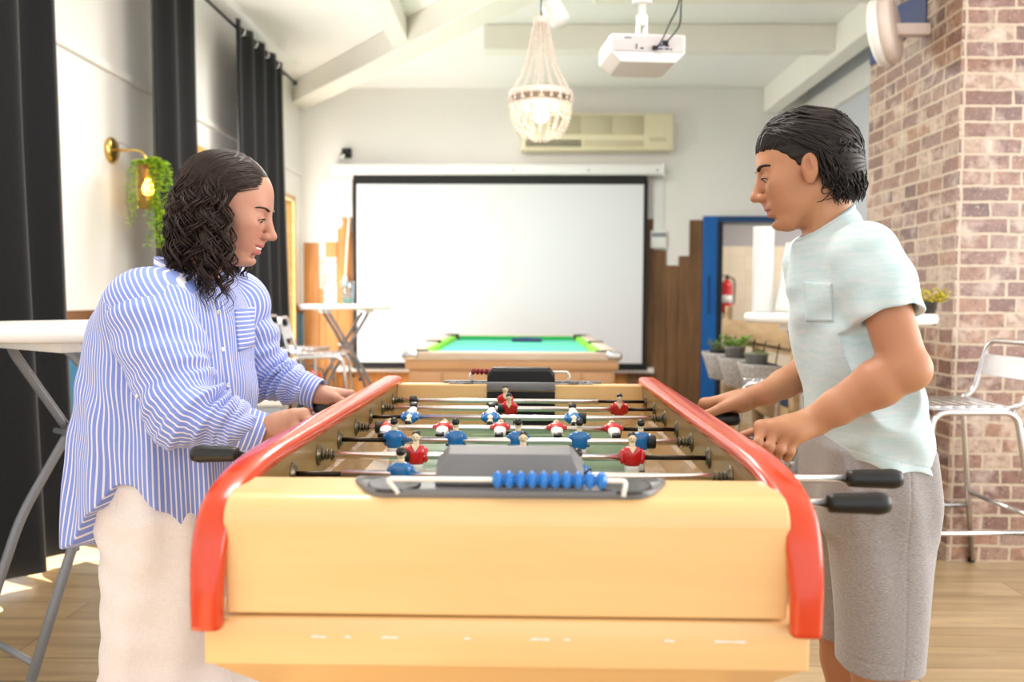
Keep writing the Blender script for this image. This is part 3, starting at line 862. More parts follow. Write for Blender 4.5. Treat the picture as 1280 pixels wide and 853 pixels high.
def add_head(S, L, sex, k):
    """head in a local frame: +x face, +y left, +z crown; origin between the ears"""
    c = L.k; R = L.R
    E = lambda p, r, rot=None, **kw: S.ell(L(*p), np.array(r) * c, R if rot is None else R @ np.array(rot), **kw)
    C = lambda a, b, ra, rb, **kw: S.cone(L(*a), L(*b), ra * c, rb * c, **kw)
    m = sex == 'm'
    E((-.016, 0, .036), (.092, .073, .082), k=.01)
    E((.022, 0, .040), (.060, .063, .062), k=.03)
    E((.030, 0, -.022), (.054, .056, .078), k=.03)
    jw = .046 if m else .043
    for s in (-1, 1):
        C((-.010, s * jw, -.050), (.052, s * .020, -.092), .020, .017, k=.025)
        E((.050, s * .040, -.014), (.030, .022, .022), k=.025)       # cheekbone
        E((.052, s * .029, -.045), (.025, .021, .028), k=.025)       # cheek
    C((.052, -.010, -.094), (.052, .010, -.094), .019, .019, k=.02)
    E((.0735, 0, -.0945), (.0140, .017, .0130), k=.014)               # chin
    C((.070, -.030, .026), (.070, .030, .026), .0145 if m else .012, .0145 if m else .012, k=.016)   # brow
    E((.070, 0, -.062), (.020, .028, .024), k=.016)                   # muzzle
    for s in (-1, 1):                                                # eye sockets
        E((.091, s * .033, .0045), (.017, .019, .0125), op='s', k=.014)
    # nose
    C((.080, 0, .016), (.1045, 0, -.026), .0085, .0095, k=.014)
    E((.1060, 0, -.0300), (.0115, .0105, .0095), k=.008)
    for s in (-1, 1):
        E((.0955, s * .0115, -.0335), (.0105, .0072, .0078), k=.006)
        E((.0985, s * .0062, -.0405), (.0055, .0036, .0035), op='s', k=.003)
    C((.092, 0, -.041), (.0885, 0, -.053), .006, .005, k=.008)
    return E, C
def add_mouth(S, L, E, C, smile, full):
    E((.0825, 0, -.0585), (.0115, .0215, .0068 * full), k=.006)
    E((.0805, 0, -.0735), (.0112, .0185, .0080 * full), k=.006)
    E((.078, 0, -.084), (.008, .015, .004), op='s', k=.012)
    # the line between the lips, corners drawn up when smiling
    for s in (-1, 1):
        C((.0955, 0, -.0665), (.0895, s * .014, -.0655 + .25 * smile * .014), .0024 + smile * .004, .0020 + smile * .0025, op='s', k=.004)
        C((.0895, s * .014, -.0655 + .25 * smile * .014), (.0760, s * (.0245 + .004 * smile), -.0640 + .55 * smile * .022), .0018 + smile * .002, .0014, op='s', k=.005)
def add_eye(S, L, E, C, open_):
    for s in (-1, 1):
        E((.0735, s * .0325, .0030), (.0142, .0150, .0128), k=.005)
        # opening between the lids (looking down, so low and narrow)
        E((.0900, s * .0335, -.0012), (.0085, .0118, open_), op='s', k=.0025)
def add_ear(S, L, E, C, s, back=-.002):
    rot = np.array(Matrix.Rotation(-s * .30, 3, 'Z') @ Matrix.Rotation(-.15, 3, 'Y'))
    E((back, s * .0785, -.004), (.0170, .0085, .0300), rot, k=.006)
    E((back + .001, s * .0890, .002), (.0108, .0100, .0195), rot, op='s', k=.002)
    E((back + .009, s * .0800, -.006), (.0045, .0050, .0065), k=.003)
    C((back - .004, s * .083, .012), (back - .006, s * .083, -.008), .0028, .0028, k=.003)
    E((back + .004, s * .0750, -.029), (.0085, .0052, .0085), k=.006)

def grip_hand(S, C0, a, n, wrist, s_=1.0, idx=0.0, curl=0.0, thumb_out=0.0):
    """a hand closed round a bar. C0: bar point in the palm, a: along the bar away from the forearm, n: side the knuckles are on
    (the thumb is on the other), wrist: wrist joint. Adds palm, four fingers, thumb."""
    u = v3(0, 0, 1)
    C0 = np.array(C0, float); a = np.array(a, float); n = np.array(n, float); W = np.array(wrist, float)
    def P(s, r, deg):
        t = math.radians(deg); return C0 + a * s * s_ + (n * math.cos(t) + u * math.sin(t)) * r * s_
    names = []
    spec = [  # offset along the bar, knuckle angle, lengths via angles
        (.034, 62, .0365, 10, .0335, -52, .0285, -112, .0255, .0090),
        (.0135, 52, .0385, 0, .0345, -60, .0290, -122, .0255, .0094),
        (-.007, 44, .0375, -8, .0335, -66, .0285, -128, .0250, .0090),
        (-.026, 36, .0345, -14, .0315, -66, .0270, -118, .0245, .0080)]
    K = []
    for i, (s, a0, r0, a1, r1, a2, r2, a3, r3, fr) in enumerate(spec):
        ex = idx * (1.0 if i == 0 else .25 if i == 1 else 0)
        p0 = P(s, r0, a0)
        p1 = P(s + .012 + .016 * ex, r1 + .006 * (1 - ex), a1 + 46 * ex)
        p2 = P(s + .010 + .034 * ex, r2 + .002, a2 + 70 * ex)
        p3 = P(s + .004 + .046 * ex, r3, a3 + 92 * ex)
        K.append(p0)
        S.cone(p0, p1, fr * 1.06 * s_, fr * .96 * s_, k=.004)
        S.cone(p1, p2, fr * .97 * s_, fr * .88 * s_, k=.003)
        S.cone(p2, p3, fr * .88 * s_, fr * .74 * s_, k=.003)
        S.ell(p1, [fr * 1.04 * s_] * 3, k=.004)
    # metacarpals from the wrist to the knuckles make the back of the hand and the palm
    across = np.cross(a, u); across = n
    for i, p0 in enumerate(K):
        w0 = W + (K[i] - (K[0] + K[3]) / 2) * .42
        S.cone(w0, p0, .0150 * s_, (.0112 if i < 3 else .0102) * s_, k=.016)
        S.ell(p0, np.array([.0108, .0108, .0108]) * s_, k=.006)
    S.ell((W * .42 + (K[1] + K[2]) / 2 * .58) - u * .006 * s_, np.array([.030, .026, .020]) * s_, k=.02)
    # thumb, on the other side of the bar, leaving the side of the palm near its base
    t0 = W * .62 + (K[0]) * .38 - n * .016 * s_ - u * .004
    t1 = P(.004, .036, 128); t2 = P(.036 + .006 * thumb_out, .0300, 150 - 12 * thumb_out); t3 = P(.060 + .010 * thumb_out, .0255, 158 - 20 * thumb_out)
    S.cone(t0, t1, .0165 * s_, .0120 * s_, k=.014)
    S.cone(t1, t2, .0112 * s_, .0100 * s_, k=.004)
    S.cone(t2, t3, .0102 * s_, .0076 * s_, k=.003)
    return dict(knuckles=K, thumb=(t1, t2, t3))

def skin_mat(name, base, red, lip, deep):
    t = NT(name); at_ = t.attr('tone'); sp = t.n('ShaderNodeSeparateColor'); t.l(at_.outputs['Color'], sp.inputs[0])
    v = t.coords(); nz = t.noise(v, 60, 4, .6); n2 = t.noise(v, 9, 2)
    c = t.mix(t.ramp(n2, [(.35, 0.), (.7, .5)]), base, red)
    c = t.mix(t.math('MULTIPLY', sp.outputs[1], .75), c, red)
    c = t.mix(sp.outputs[0], c, lip)
    c = t.mix(sp.outputs[2], c, deep)
    t.col(c); t.set(Roughness=.48); t.b.inputs['Specular IOR Level'].default_value = .38
    t.b.inputs['Subsurface Weight'].default_value = .12; t.b.inputs['Subsurface Radius'].default_value = (.9, .35, .2); t.b.inputs['Subsurface Scale'].default_value = .006
    t.bump(nz, .05, .002)
    return t.m
def tone_fn(L, cheek=.6, lipw=1.0, hands=(), lipz=0.0):
    """point colours: r lips, g flush (cheeks, nose tip, ears, knuckles), b brows/dark"""
    def f(V):
        q = L.inv(V); x, y, z = q[:, 0], q[:, 1], q[:, 2]
        near = x > .06
        li = np.exp(-((y / .021) ** 4)) * np.exp(-(((z + .066 + lipz) / .0135) ** 4)) * np.clip((x - .0765) / .004, 0, 1)
        ch = sum(np.exp(-(((x - .062) / .03) ** 2 + ((y - s * .045) / .022) ** 2 + ((z + .022) / .022) ** 2)) for s in (-1, 1)) * cheek
        ch = ch + np.exp(-(((x - .108) / .012) ** 2 + (y / .014) ** 2 + ((z + .03) / .012) ** 2)) * .7
        ch = ch + sum(np.exp(-(((x) / .03) ** 2 + ((y - s * .082) / .012) ** 2 + ((z + .004) / .035) ** 2)) for s in (-1, 1)) * .6
        for p in hands: ch = ch + np.exp(-(((V - p) ** 2).sum(1) / .010 ** 2)) * .5
        return np.stack([np.clip(li * near * lipw, 0, 1), np.clip(ch, 0, 1), np.zeros(len(V))], 1)
    return f
M_eye = plain('eye_white', (.86, .84, .82), .2, coat=.5, var=.02)
M_iris = plain('brown_iris', (.10, .06, .035), .15, coat=.8)
def face_bits(L, parent, hairmat, lash=True, brow_t=1.0, gaze=.35, teeth=False):
    for s in (-1, 1):
        e = MB().ball(L(.0735, s * .0325, .0022), .0128 * L.k, 20, 14).build('eyeball', M_eye, parent)
        dirv = L.R @ v3(math.cos(gaze), s * .02, -math.sin(gaze))
        c0 = L(.0735, s * .0325, .0022)
        Q = Vector(dirv).to_track_quat('Z', 'Y').to_matrix()
        ir = MB(); ir.lathe([(0.0, .0134 * L.k), (.003 * L.k, .0133 * L.k), (.0058 * L.k, .01215 * L.k), (.0062 * L.k, .0110 * L.k)], c0, dirv, 16); ir.build('iris', M_iris, e)
        # brow
        pts = [(.0872, s * .0125, .0225), (.0876, s * .022, .0240), (.0836, s * .035, .0268), (.0745, s * .0475, .0256), (.0680, s * .0535, .0225)]
        P_ = [L(*p) for p in pts]; sp_ = spline(P_, 5)
        n_ = len(sp_); MB().tube(sp_, [(.0016 + (.0026 + .0008 * (brow_t > 1.1)) * max(0, math.sin(PI * min(1, .25 + i / n_ * .75))) ** .8) * L.k * brow_t for i in range(n_)], 8, flat=.55).build('eyebrow', hairmat, parent)
        # upper lashes / lid line
        pts = [(.0862, s * .0215, .0000), (.0885, s * .028, .0030), (.0880, s * .0345, .0032), (.0835, s * .0415, .0010), (.0790, s * .0460, -.0022)]
        sp_ = spline([L(*p) for p in pts], 5); n_ = len(sp_)
        MB().tube(sp_, [(.0007 + .0008 * math.sin(PI * i / n_)) * L.k for i in range(n_)], 6).build('eyelashes', hairmat, parent)
    if teeth:
        mb = MB(); mb.ball(L(.0780, 0, -.0640), (.0135 * L.k, .0200 * L.k, .0050 * L.k), 20, 10, Matrix([list(r) for r in L.R]).to_3x3()); mb.build('teeth', plain('teeth_white', (.93, .90, .86), .25), parent)
def hit(S, px, py, y0=1.2, y1=2.6, bias=0.0):
    """march the view ray through a photo point onto an implicit surface"""
    a = np.array(at(px, py, Y=y0)); b = np.array(at(px, py, Y=y1)); d = (b - a) / np.linalg.norm(b - a); t = 0.0; L_ = np.linalg.norm(b - a)
    for _ in range(400):
        v = float(S.ev((a + d * t)[None].astype(F32))[0]) - bias
        if v < .0003: return a + d * t
        t += max(v * .6, .0004)
        if t > L_: return None
    return a + d * t
def grad(S, p):
    e = .002; P = np.array([p + v for v in (v3(e, 0, 0), v3(-e, 0, 0), v3(0, e, 0), v3(0, -e, 0), v3(0, 0, e), v3(0, 0, -e))]).astype(F32)
    q = S.ev(P); g = np.array([q[0] - q[1], q[2] - q[3], q[4] - q[5]], float); return g / (np.linalg.norm(g) + 1e-9)
def patch(S, corners, name, mat, parent, th=.0018, n=14, off=.0012):
    """a piece of cloth lying on a garment: four photo corners (tl, tr, br, bl)"""
    tl, tr, br_, bl = [np.array(c, float) for c in corners]
    G = [];
    for j in range(n + 1):
        row = []
        for i in range(n + 1):
            u, v = i / n, j / n
            q = (tl * (1 - u) + tr * u) * (1 - v) + (bl * (1 - u) + br_ * u) * v
            p = hit(S, q[0], q[1])
            if p is None: return None
            row.append((p, grad(S, p)))
        G.append(row)
    mb = MB(); m = n + 1
    for lay in (off + th, off - .004):
        for row in G:
            for p, g in row: mb.v.append(tuple(p + g * lay))
    for j in range(n):
        for i in range(n):
            a = j * m + i; mb.face((a, a + 1, a + m + 1, a + m), True); b = a + m * m; mb.face((b, b + m, b + m + 1, b + 1), True)
    ring = [i for i in range(m)] + [j * m + n for j in range(1, m)] + [n * m + i for i in range(n - 1, -1, -1)] + [j * m for j in range(n - 1, 0, -1)]
    for k in range(len(ring)):
        a, b = ring[k], ring[(k + 1) % len(ring)]; mb.face((a, b, b + m * m, a + m * m))
    o = mb.build(name, mat); o.parent = parent; o.matrix_parent_inverse = Matrix.Translation(-Vector(parent_loc(parent))); return o
def parent_loc(o):
    if o.parent is None: return Vector(o.location)
    return parent_loc(o.parent) + o.matrix_parent_inverse.translation + Vector(o.location)
def childof(o, parent):
    o.parent = parent; o.matrix_parent_inverse = Matrix.Translation(-parent_loc(parent)); return o
def half(pf, pb, py, Y, ry, a_deg):
    """section half-depth and centre of a body seen obliquely"""
    A, B = at(pf, py, Y=Y), at(pb, py, Y=Y); w = abs(A.x - B.x) / 2; c, s = math.cos(math.radians(a_deg)), math.sin(math.radians(a_deg))
    rx = math.sqrt(max((w * c) ** 2 - (ry * s) ** 2, (w * .55) ** 2)) / c
    return ((A.z + B.z) / 2, (A.x + B.x) / 2, Y, rx, ry)

M_skin_m = skin_mat('tanned_skin', (.715, .515, .375), (.68, .44, .33), (.65, .39, .34), (.2, .12, .09))
def hair_mat(name, base, hi):
    t = NT(name); v = t.coords((1, 1, 1)); n = t.noise(v, 90, 3)
    t.col(t.ramp(n, [(.3, base), (.75, hi)])); t.set(Roughness=.5); t.b.inputs['Specular IOR Level'].default_value = .3
    return t.m
M_hair_m = hair_mat('dark_brown_hair', (.075, .05, .04), (.135, .09, .07))
t = NT('aqua_heather_jersey'); v = t.coords((9, 9, 60)); n = t.noise(v, 2.2, 4, .65, .5); n2 = t.noise(t.coords((30, 30, 160)), 3, 2)
c = t.ramp(n, [(.30, (.69, .795, .805)), (.52, (.755, .815, .82)), (.72, (.82, .835, .84))])
t.col(t.mix(t.ramp(n2, [(.4, 0.), (.8, .35)]), c, (.76, .88, .90))); t.set(Roughness=.85); t.b.inputs['Sheen Weight'].default_value = .2; t.b.inputs['Specular IOR Level'].default_value = .2
M_tee = t.m
t = NT('grey_marl_fleece'); n = t.noise(t.coords((40, 40, 190)), 4, 3, .7)
t.col(t.ramp(n, [(.3, (.50, .48, .48)), (.6, (.62, .60, .595)), (.8, (.70, .68, .67))])); t.set(Roughness=.9); t.b.inputs['Sheen Weight'].default_value = .25; t.b.inputs['Specular IOR Level'].default_value = .15
M_marl = t.m

# ---- person in the aqua t-shirt (right)
MAN_O = (.70, 1.76, 0)
MAN = empty('person', MAN_O, label='person in a pale aqua t-shirt and grey shorts gripping two rods', cat='person')
YM = 1.76
Rm = frame(PI - math.radians(11), math.radians(14), math.radians(0))
HM = Loc((.570, 1.758, 1.465), Rm, .975)
SH_N, SH_F = v3(*at(1086, 314, Y=1.60)), v3(.652, 1.92, 1.295)
EL_N, EL_F = v3(*at(1131, 460, Y=1.53)), v3(.715, 2.0, 1.055)
WR_N, WR_F = v3(*at(1014, 528, Y=1.585)), v3(*at(957, 492, Y=1.90))
BAR_N = v3(.478, RY1 + RS * 2 - .004, RZ); BAR_F = v3(.446, RY1 + RS * 4 - .005, RZ)
S = Sdf()
E, C = add_head(S, HM, 'm', 1.0)
add_mouth(S, HM, E, C, .06, 1.0); add_eye(S, HM, E, C, .0030)
for s in (-1, 1): add_ear(S, HM, E, C, s)
nb_ = v3(*at(1040, 302, Y=1.76))
S.cone(HM(-.028, 0, -.050), nb_, .050, .054, k=.02)
for s in (-1, 1): S.cone(HM(-.02, s * .05, -.045), nb_ + v3(-.035, -s * .022 * 1, -.02), .014, .012, k=.02)
S.cone(nb_, v3(.685, 1.76, 1.22), .048, .06, k=.02)
for sh in (SH_N, SH_F): S.cone(nb_ + v3(0, 0, -.03), sh, .045, .045, k=.03)
S.cone(v3(.675, 1.76, 1.22), v3(.715, 1.76, .90), .075, .085, k=.03, flat=((1, 0, 0), .75))
def arm(S, sh, el, wr, ru=.044, re=.041, rf=.043, rw=.0265):
    S.cone(sh, el, ru, re, k=.02)
    d = wr - el; m = el + d * .28
    S.cone(el, m, re * .98, rf, k=.012); S.cone(m, el + d * .72, rf, rw * 1.22, k=.012); S.cone(el + d * .72, wr, rw * 1.22, rw, k=.012)
    S.ell(el + (el - (sh + wr) / 2) * .10, [re * .72] * 3, k=.02)
arm(S, SH_N, EL_N, WR_N); arm(S, SH_F, EL_F, WR_F)
hn = grip_hand(S, BAR_N, (-1, 0, 0), (0, -1, 0), WR_N, 1.02, idx=.0)
hf = grip_hand(S, BAR_F, (-1, 0, 0), (0, 1, 0), WR_F, 1.02, idx=.0)
for s, yl in ((-1, 1.672), (1, 1.858)):
    S.cone((.712, 1.76 + s * .07, .86), (.716, yl, .50), .088, .062, k=.03)
    S.cone((.716, yl, .50), (.722, yl, .40), .060, .052, k=.02); S.cone((.722, yl, .40), (.742, yl, .30), .053, .056, k=.02)
    S.cone((.742, yl, .30), (.735, yl, .09), .054, .034, k=.02); S.ell((.700, yl, .475), (.03, .04, .045), k=.03)
    S.cone((.745, yl, .045), (.58, yl, .028), .040, .026, k=.03, flat=((0, 0, 1), .8)); S.ell((.56, yl, .026), (.055, .042, .026), k=.03)
body = sdf_obj(S, 'body', M_skin_m, (.36, 1.42, -.01), (.90, 2.12, 1.62), .0024, MAN, 1,
               {'tone': tone_fn(HM, .25, .85, hn['knuckles'] + hf['knuckles'])})
face_bits(HM, MAN, M_hair_m, brow_t=1.25, gaze=.55)
for o in [o for o in COL.objects if o.parent == MAN and o.type == 'MESH']:
    if o.name != body.name and 'eye' in o.name or o.name.startswith('eyelash'): childof(o, MAN)
# ---- t-shirt
T = Sdf()
def halfm(py, pf, pb, ry): return half(pf, pb, py, YM, ry, 20)
rows = [halfm(305, 1004, 1092, .115), halfm(330, 993, 1108, .165), halfm(365, 986, 1119, .185), halfm(400, 985, 1128, .186), halfm(450, 992, 1140, .182),
        halfm(500, 1003, 1150, .182), halfm(550, 1009, 1158, .186), halfm(615, 1010, 1164, .192)]
T.loft(rows, k=.0)
T.cone(nb_ + v3(.012, 0, -.075), nb_ + v3(-.008, 0, .02), .098, .069, k=.05)
for sh, sg in ((SH_N, -1), (SH_F, 1)):
    T.cone(nb_ + v3(.012, sg * .045, -.018), sh + v3(-.008, -sg * .018, -.006), .046, .050, k=.035)
    e_ = EL_N if sg < 0 else EL_F
    T.cone(sh + v3(-.006, 0, -.006), sh + (e_ - sh) * .30, .058, .060, k=.035); T.cone(sh + (e_ - sh) * .30, sh + (e_ - sh) * .8, .060, .0605, k=.02)
    # sleeve opening
    p = sh + (e_ - sh) * (.575); d = (e_ - sh) / np.linalg.norm(e_ - sh)
    q0, q1 = p - d * .05, p + d * .2
    dd = d + v3(-.04, -.06, 0) if sg < 0 else d
    n_ = dd / np.linalg.norm(dd)
    def cutfn(P, p=p, n_=n_, ax0=sh, ax1=e_):
        # only cuts the sleeve: far from the arm axis it has no effect
        pa = P - ax0.astype(F32); ba = (ax1 - ax0).astype(F32); t_ = np.clip((pa @ ba) / float(ba @ ba), .3, 1.2)
        dist = np.sqrt(((pa - t_[:, None] * ba) ** 2).sum(1))
        ins = .10 - dist
        return np.minimum((P - p.astype(F32)) @ n_.astype(F32), ins)
    T.func(lambda P, f=cutfn: -f(P), (sh + e_) / 2, .22, op='s', k=.003)
    T.cone(q0, q1, .0500, .0520, op='s', k=.004)
# neck opening: cut above a sloping plane near the neck
na, nf_ = v3(*at(1004, 297, Y=1.76)), v3(*at(1063, 256, Y=1.76))
dn = nf_ - na; nn = np.cross(dn, v3(0, 1, 0)); nn = nn if nn[2] > 0 else -nn
T.func(lambda P, p=na.astype(F32), n=(nn / np.linalg.norm(nn)).astype(F32), c=nb_.astype(F32): -np.minimum((P - p) @ n, .095 - np.sqrt(((P - c)[:, :2] ** 2).sum(1))), nb_, .12, op='s', k=.004)
# hem
h0, h1 = v3(*at(1012, 560, Y=1.66)), v3(*at(1163, 594, Y=1.66)); hd = h1 - h0; hn_ = np.cross(v3(0, 1, 0), hd); hn_ = hn_ if hn_[2] < 0 else -hn_
T.plane(h0, hn_)
def fold(P, d):
    x, y, z = P[:, 0], P[:, 1], P[:, 2]
    low = np.clip((1.12 - z) / .18, 0, 1); bk = np.clip((x - .62) / .12, 0, 1)
    f = np.sin(z * 62 + x * 38 + 2.2 * np.sin(x * 17 + y * 9) + y * 11) * .0038 * low * (.35 + .65 * bk)
    f += np.sin(z * 31 - x * 55 + y * 22 + 1.3 * np.sin(z * 21)) * .0026 * np.clip((1.28 - z) / .1, 0, 1)
    f += np.sin(x * 95 + z * 60 + 2 * np.sin(z * 33)) * .0018 * np.exp(-((z - 1.21) / .07) ** 2) * np.clip((y - 1.40) / .05, 0, 1)
    hem = np.exp(-(((P - h0.astype(F32)) @ (hn_ / np.linalg.norm(hn_)).astype(F32) + .018) / .0013) ** 2) * .0012
    return d + f + hem
T.post = fold; T.maxd = .01
tee = sdf_obj(T, 't_shirt', M_tee, (.50, 1.44, .80), (.86, 2.06, 1.40), .0026, MAN, 1)
tee['label'] = 'pale aqua heather t-shirt'
po = patch(T, [(1006, 352), (1040, 354), (1042, 402), (1008, 402)], 'chest_pocket', M_tee, tee, .0012)
# neck ribbing
ring = []
for i in range(36):
    a = 2 * PI * i / 36; base = na + (nf_ - na) * (.5 - .5 * math.cos(a)); ring.append(base + v3(.0, .0605 * math.sin(a), 0) - v3(0, 0, .004))
childof(MB().tube(ring, .0062, 8, closed=True, flat=1.0).build('neck_ribbing', M_tee), tee)
# ---- shorts
K = Sdf()
for s, yl in ((-1, 1.676), (1, 1.852)):
    K.loft([(.455, .716, yl, .079, .085), (.55, .717, yl, .083, .089), (.66, .717, yl - s * .006, .092, .094), (.76, .716, yl - s * .018, .102, .098), (.90, .713, yl - s * .03, .100, .10)], k=.03, p=2.5)
K.loft([(.74, .716, 1.76, .100, .14), (.80, .716, 1.76, .108, .168), (.86, .714, 1.76, .104, .165), (.93, .71, 1.76, .092, .155)], k=.04, p=2.5)
K.plane((.7, 1.76, .468), (0.03, 0, -1))
for s, yl in ((-1, 1.676), (1, 1.852)): K.cone((.716, yl, .44), (.716, yl, .56), .073, .073, op='s', k=.004)
def fold2(P, d):
    x, y, z = P[:, 0], P[:, 1], P[:, 2]
    f = np.sin(x * 70 + y * 30 + 2 * np.sin(z * 8)) * .0028 * np.clip((z - .5) / .3, .1, 1)
    f += np.sin(x * 120 + 1.5 * np.sin(z * 14)) * .004 * np.clip((z - .74) / .1, 0, 1) * np.clip((.70 - x) / .05, 0, 1)
    f += np.exp(-((x - .728) / .0016) ** 2) * .0016 * (y < 1.66)
    f += np.exp(-((z - .500) / .0016) ** 2) * .0014
    return d + f
K.post = fold2; K.maxd = .008
sho = sdf_obj(K, 'shorts', M_marl, (.58, 1.54, .44), (.86, 1.99, .96), .0028, MAN, 1); sho['label'] = 'grey marl fleece shorts'
# ---- hair: combed back, chin length at the nape
def strands(L, spec, mat, parent, name, cap, seed=1):
    pass
def ellp(L, d, sc): return L(*(np.array([-.016, 0, .036]) + np.array([.0955, .0765, .0865]) * d * sc))
Hs = Sdf()
def hE(p, r, **kw): Hs.ell(HM(*p), np.array(r), HM.R, **kw)
hE((-.014, 0, .038), (.1010, .0795, .0885), k=.01)
hE((-.056, 0, .012), (.060, .076, .086), k=.03)
hE((-.066, 0, -.036), (.046, .068, .054), k=.03)
hE((.074, 0, -.036), (.078, .12, .0960), op='s', k=.008)               # face
hE((.012, 0, -.080), (.062, .12, .084), op='s', k=.014)                # ears and jaw
hE((-.02, 0, -.135), (.07, .12, .07), op='s', k=.02)
def hgroove(P, d):
    q = HM.inv(P); a = np.arctan2(q[:, 1], q[:, 2] - .0 + .02); r = np.sqrt(q[:, 1] ** 2 + q[:, 2] ** 2)
    return d + np.sin(a * 40 + q[:, 0] * 25 + 2 * np.sin(q[:, 0] * 30)) * .0013 * np.clip((.06 - q[:, 0]) / .06, 0, 1)
Hs.post = hgroove; Hs.maxd = .006
hair = sdf_obj(Hs, 'hair', M_hair_m, HM(0, 0, 0) - .2, HM(0, 0, 0) + .2, .0024, MAN, 1); hair['label'] = 'dark chin length hair combed back'
hb = MB(); r2 = random.Random(11)
def slerp3(a, b, c, t):
    p = a * (1 - t) ** 2 + b * 2 * t * (1 - t) + c * t * t; return p / np.linalg.norm(p)
for i in range(820):
    w = r2.uniform(-1, 1); layer = r2.random()
    az = w * math.radians(104); el = math.radians(15 - 17 * abs(w) ** 1.3 + 10 * r2.random()) if layer < .75 else math.radians(r2.uniform(30, 75))
    d0 = np.array([math.cos(el) * math.cos(az), math.cos(el) * math.sin(az), math.sin(el)])
    az2 = math.radians(180) - w * math.radians(62) * r2.uniform(.7, 1.05); 
    el2 = math.radians(-42 + 14 * abs(w) + r2.uniform(-12, 14))
    d2 = np.array([math.cos(el2) * math.cos(az2), math.cos(el2) * math.sin(az2), math.sin(el2)])
    azm = w * math.radians(128); elm = math.radians(62 - 58 * abs(w))
    d1 = np.array([math.cos(elm) * math.cos(azm), math.cos(elm) * math.sin(azm), math.sin(elm)]) * 1.1
    n_ = 18; pts = []; ph = r2.uniform(0, 6.28); fr = r2.uniform(7, 10); jr = r2.uniform(-.006, .014)
    for j in range(n_ + 1):
        t_ = j / n_; d = slerp3(d0, d1, d2, t_)
        sc = 1.008 + jr + .095 * max(0, d[0]) + .025 * min(1, t_ * 3) - .030 * max(0, 1 - t_ * 14) + .012 * math.sin(fr * .9 * t_ + ph) * min(1, t_ * 3) + .21 * max(0, t_ - .42) ** 1.1 
        q = np.array(d); wv_ = max(0, t_ - .55) * .05
        p = ellp(HM, q, sc) + HM.R @ np.array([math.sin(fr * t_ + ph) * wv_ * .5, math.cos(fr * t_ + ph) * wv_ * .6, math.sin(fr * t_ * 1.2 + ph) * wv_ * .5])
        pts.append(p)
    rr = [.0016 + .0030 * math.sin(PI * min(1, .15 + .8 * j / n_)) * (1 - .6 * (j / n_) ** 3) for j in range(n_ + 1)]
    hb.tube(pts, rr, 5, flat=.6)
# wavy ends falling over the nape
for i in range(150):
    az = math.radians(r2.uniform(96, 145)) * r2.choice((-1, -1, 1)) * -1; el = math.radians(r2.uniform(-25, 16))
    d = np.array([math.cos(el) * math.cos(az), math.cos(el) * math.sin(az), math.sin(el)]); base = np.array(d)
    p0 = np.array([-.016, 0, .036]) + np.array([.0955, .0765, .0865]) * d * .99
    ln_ = .040 + .075 * max(0, math.sin(el) + .25) + r2.uniform(0, .03); ph = r2.uniform(0, 6.28); fr = r2.uniform(60, 95); am = r2.uniform(.003, .006); pts = []
    dn_ = HM.R.T @ v3(.15, 0, -1.0)
    for j in range(15):
        s_ = ln_ * j / 14; g = min(1, s_ / .03)
        out = d * np.array([1, 1, 0]) * (.012 * math.sin(PI * min(1, s_ / .09)) + .002 * (j / 14) ** 3)
        pts.append(HM(*(p0 + dn_ * s_ + out + np.array([math.cos(fr * s_ + ph), math.sin(fr * s_ + ph), 0]) * am * g)))
    hb.tube(pts, [.0033 * (1 - .75 * (j / 14) ** 2) for j in range(15)], 5, flat=.7)
for i in range(190):
    az = math.radians(r2.uniform(70, 180)) * r2.choice((-1, 1, 1)); el = math.radians(r2.uniform(-15, 50))
    d = np.array([math.cos(el) * math.cos(az), math.cos(el) * math.sin(az), math.sin(el)])
    p0 = np.array([-.066, 0, -.030]) + np.array([.046, .068, .056]) * d * .975
    ln_ = .030 + .050 * max(0, math.sin(el) + .3) + r2.uniform(0, .022); ph = r2.uniform(0, 6.28); fr = r2.uniform(75, 130); am = r2.uniform(.003, .0065); pts = []
    dn_ = HM.R.T @ v3(.05, 0, -1.0)
    for j in range(16):
        s_ = ln_ * j / 15; g = min(1, s_ / .02)
        q = p0 + dn_ * s_ + d * np.array([1, 1, 0]) * (.0085 * g - .004 * (j / 15) ** 2) + np.array([math.cos(fr * s_ + ph), math.sin(fr * s_ + ph), .3 * math.sin(fr * s_)]) * am * g
        pts.append(HM(*q))
    hb.tube(pts, [.0030 * (1 - .8 * (j / 15) ** 2) for j in range(16)], 5, flat=.7)
# curls in front of and under the ear
for i in range(16):
    st = np.array([-.035 - .008 * (i % 4), .078 - .002 * (i % 3), -.01 - .006 * (i % 5)]); pts = []
    for j in range(14):
        t_ = j / 13; pts.append(HM(st[0] + .024 * math.sin(t_ * 4.2 + i) * t_ + .012 * t_, st[1] + .005 * math.cos(t_ * 6 + i) , st[2] - .056 * t_ + .014 * max(0, t_ - .75) * 4))
    hb.tube(pts, [.0024 * (1 - .7 * j / 13) for j in range(14)], 5)
childof(hb.build('hair_locks', M_hair_m), hair)
